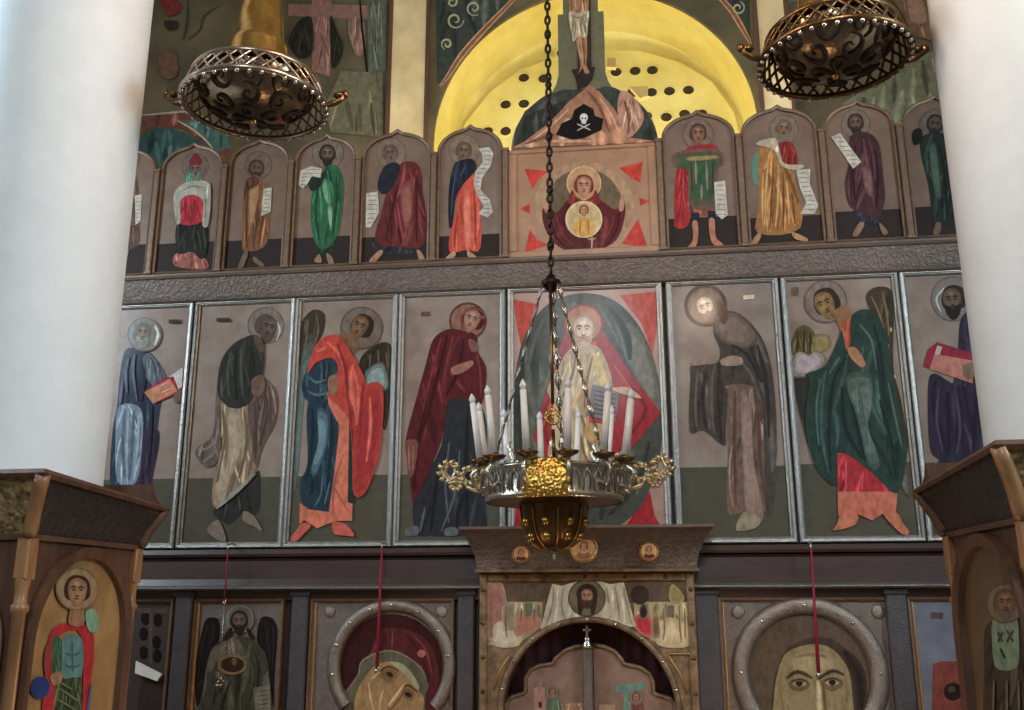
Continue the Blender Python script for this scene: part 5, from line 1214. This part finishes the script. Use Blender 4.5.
# candles on their drip cups
RC = 74*sc; zc_ = P(554+5, 452, CYY-RC).z-O.z; ztop = 66*sc
for k in range(12):
    an = math.radians(15+30*k); ux = Vector((math.cos(an), math.sin(an), 0)); b = O+ux*RC+Vector((0, 0, zc_))
    tip = b+ux*.045+Vector((0, 0, ztop))
    arm = MB().tube([O+ux*R*.97+Vector((0,0,H*.5)), O+ux*(R*1.12)+Vector((0,0,H*.35)), O+ux*(R*1.2)+Vector((0,0,H*.8)), b+Vector((0,0,-.01))], [.012, .011, .01, .014], 8).build('candle_arm', M_CHROME, ch)
    cup = MB().lathe([(.0, -.022), (.022, -.02), (.05, -.004), (.058, .006), (.052, .005), (.02, -.008), (.02, .02), (.0, .02)], b, 20).build('drip_cup', M_BRONZE, ch)
    MB().tube([b+Vector((0,0,.004)), b+(tip-b)*.9], [.019, .016], 14).build('candle', M_WAX, ch)
    d = (tip-b).normalized(); c9 = b+(tip-b)*.9
    MB().tube([c9+d*q for q in (0, .008, .02, .032, .044, .052)], [.009, .015, .018, .014, .007, .001], 10).build('flame_bulb', M_GLASS, ch)
# leafy scroll brackets to both sides
for sgn, lift in ((-1, 0), (1, -.005)):
    lb = MB(); ux = Vector((sgn*math.cos(.1), -sgn*math.sin(.1)*.5, 0)); b = O+ux*R+Vector((0, 0, H*.7+lift))
    def at(u, v): return b+ux*u+Vector((0, -.004, v))
    main = [at(-.02, -.02), at(.04, -.05), at(.10, -.03), at(.13, .03), at(.10, .075), at(.06, .06), at(.07, .03)]
    lb.tube(main, [.012, .012, .012, .011, .010, .008, .005], 8)
    curl = [at(.12, .0), at(.18, .0), at(.22, .05), at(.20, .10), at(.155, .095), at(.16, .06)]
    lb.tube(curl, [.011, .012, .011, .010, .008, .005], 8); lb.tube([at(.04, -.03), at(.02, .06), at(.0, .12), at(-.03, .13)], [.011, .011, .01, .006], 8)
    lb.build('scroll_bracket', M_PALE, ch)
    for cx_, cz_, r in ((.20, .055, .058), (.09, .03, .05), (.0, .09, .045), (.16, -.01, .035)):
        lf = MB(); n = 9
        for k in range(n):
            an = 2*math.pi*k/n+cx_*9; lf.tube([at(cx_+r*.6*math.cos(an), cz_+r*.6*math.sin(an)), at(cx_+r*.9*math.cos(an+.12), cz_+r*.9*math.sin(an+.12))+Vector((0,-.008,0)), at(cx_+r*1.15*math.cos(an+.3), cz_+r*1.15*math.sin(an+.3))], [.010, .014, .003], 6)
        lf.tube([at(cx_+r*.6*math.cos(2*math.pi*k/16), cz_+r*.6*math.sin(2*math.pi*k/16)) for k in range(16)], .008, 6, True)
        lf.build('leaf_rosette', M_PALE, ch)
# inner leaf work standing on the band
for k in range(6):
    an = math.radians(35+60*k); b = O+Vector((R*.7*math.cos(an), R*.7*math.sin(an), H))
    lf = MB(); lf.tube([b+Vector((0,0,-H*.6)), b, b+Vector((.015,0,.05)), b+Vector((-.012,0,.10)), b+Vector((.0,0,.13))], [.009, .01, .012, .009, .003], 6); lf.tube([b, b+Vector((.03,0,.03)), b+Vector((.05,0,.02))], [.008, .008, .003], 6); lf.tube([b, b+Vector((-.03,0,.03)), b+Vector((-.05,0,.02))], [.008, .008, .003], 6)
    lf.build('leaf_spray', M_CHROME, ch)
# hub and straps
hub = P(553, 283, CYY); hubz = hub.z
HB = Vector((O.x, O.y, hubz))
MB().lathe([(.0, .05), (.02, .045), (.03, .02), (.05, .012), (.055, -.005), (.04, -.02), (.015, -.05), (.0, -.055)], HB, 20).build('hub', M_IRON, ch)
def strap(an, nm):
    e = O+Vector((R*.93*math.cos(an), R*.93*math.sin(an), H)); u = Vector((math.cos(an), math.sin(an), 0)); s0 = HB+u*.045+Vector((0,0,-.005))
    n = 9
    for k in range(n):
        p0 = s0+(e-s0)*(k/n); p1 = s0+(e-s0)*((k+.9)/n); tt = Vector((-u.y, u.x, 0)); wd = .016 if k % 3 else .022
        m0 = (p0+p1)/2
        mb = MB(); mb.tube([p0, m0+tt*wd, p1, m0-tt*wd], .006, 5, True); mb.tube([p0, p1], .007, 5); mb.build('strap_link', M_CHROME if nm else M_SILVER, ch)
for k, an in enumerate((math.radians(205), math.radians(325), math.radians(85))): strap(an, k)
# front pendant with ring medallion
f0 = HB+Vector((0, -.05, -.02)); f1 = O+Vector((.03, -R*.96, H+.01))
pm = f0+(f1-f0)*.78
pd = MB(); pd.tube([f0, f0+(f1-f0)*.3, f0+(f1-f0)*.71], .009, 6); pd.tube([f0+(f1-f0)*.85, f1], .009, 6)
pd.build('front_bar', M_BRONZE, ch)
md = MB(); md.tube([pm+Vector((.036*math.cos(2*math.pi*k/24), 0, .036*math.sin(2*math.pi*k/24))) for k in range(24)], .006, 6, True); md.tube([pm+Vector((-.03,0,-.005)), pm+Vector((-.012,0,.018)), pm, pm+Vector((.012,0,.018)), pm+Vector((.03,0,-.005))], .006, 6); md.tube([pm+Vector((0,0,-.034)), pm+Vector((0,0,.03))], .005, 6)
md.build('ring_medallion', M_GOLD, ch)
# chain to the vault
cz = hubz+.05; k = 0
while cz < WZ-.1:
    b = Vector((O.x, O.y, cz)); L_ = .046; u = Vector((1, 0, 0)) if k % 2 else Vector((0, 1, 0))
    if k % 7 == 3 and k < 60: MB().ball(b+Vector((0,0,L_/2)), .02, .02, .022, 10, 6).build('chain_knob', M_IRON, ch)
    MB().tube([b+u*(.013*math.sin(2*math.pi*j/10))+Vector((0,0,L_/2-L_*.58*math.cos(2*math.pi*j/10))) for j in range(10)], .0085, 5, True).build('chain_link', M_IRON, ch)
    cz += L_; k += 1

# ------------------------------------------------------------------ red cords with their little hooks, vigil lamp
def cord(p0, p1, w0, w1, lbl, tassel=True):
    a_, b_ = P(*p0, -.16), P(*p1, -.16); t = thing('lamp_cord', b_, lbl, 'cord', 'crimson cords hanging from the ledge')
    br_ = MB(); br_.tube([(a_.x, -.045, a_.z+.03), (a_.x, -.10, a_.z+.04), (a_.x, -.16, a_.z+.025), (a_.x, -.165, a_.z), (a_.x, -.15, a_.z-.008)], .006, 6); br_.build('bracket', M_CHROME, t)
    MB().tube([a_, a_+(b_-a_)*.5, b_], [w0, (w0+w1)/2, w1], 10).build('cord', M_REDCORD, t)
    hk = MB(); hk.ball(b_+Vector((0, 0, -.014)), .016, .016, .014, 10, 6); hk.tube([b_+Vector((-.012, 0, -.028)), b_+Vector((0, 0, -.012)), b_+Vector((.014, 0, .012))], .006, 6); hk.build('hook', M_CHROME, t)
    return b_
b1 = cord((228,549), (224.5,601), .005, .006, 'thin crimson cord hanging above the winged saint icon')
b2 = cord((382,548), (377,668), .006, .012, 'crimson cord hanging in front of the veiled woman icon')
b3 = cord((811,548), (818.5,672), .006, .012, 'crimson cord hanging over the stern face icon')
g = P(219.5, 690, -.16); vl = thing('vigil_lamp', g, 'tiny glinting glass vigil lamp hanging before the winged saint icon', 'lamp')
MB().tube([b1+Vector((0,0,-.03)), g+Vector((0,0,.075))], .0025, 5).build('chain', M_CHROME, vl)
MB().lathe([(.0, -.04), (.01, -.036), (.02, -.02), (.026, 0), (.028, .02), (.025, .02), (.022, 0), (.0, -.03)], g+Vector((0,0,.01)), 20).build('glass_cup', M_CUP, vl)
MB().lathe([(.028, .026), (.032, .03), (.030, .038), (.025, .036)], g, 20).build('rim', M_CHROME, vl)
sp = MB()
for k in range(3): an = k*2.094; sp.tube([g+Vector((.029*math.cos(an), .029*math.sin(an), .034)), g+Vector((0, 0, .078))], .002, 4)
sp.build('chain_spread', M_CHROME, vl)

# glass globe lamp of the nave (its reflection shines in the varnish of the bowed man's icon); the second is added as warm fill
for G_, lb_ in ((GL, 'milk glass globe lamp hanging in the nave on the right'), (GL_FILL, 'milk glass globe lamp hanging on the nave axis')):
    gl = thing('globe_lamp', G_, lb_, 'lamp', 'globe lamps of the nave')
    MB().lathe([(.05, .19), (.06, .20), (.06, .24), (.02, .26), (.012, .28)], G_, 20).build('cap', M_BRASS, gl)
    MB().tube([G_+Vector((0, 0, .27)), (G_.x, G_.y, WZ)], .01, 6).build('rod', M_BRASS, gl)
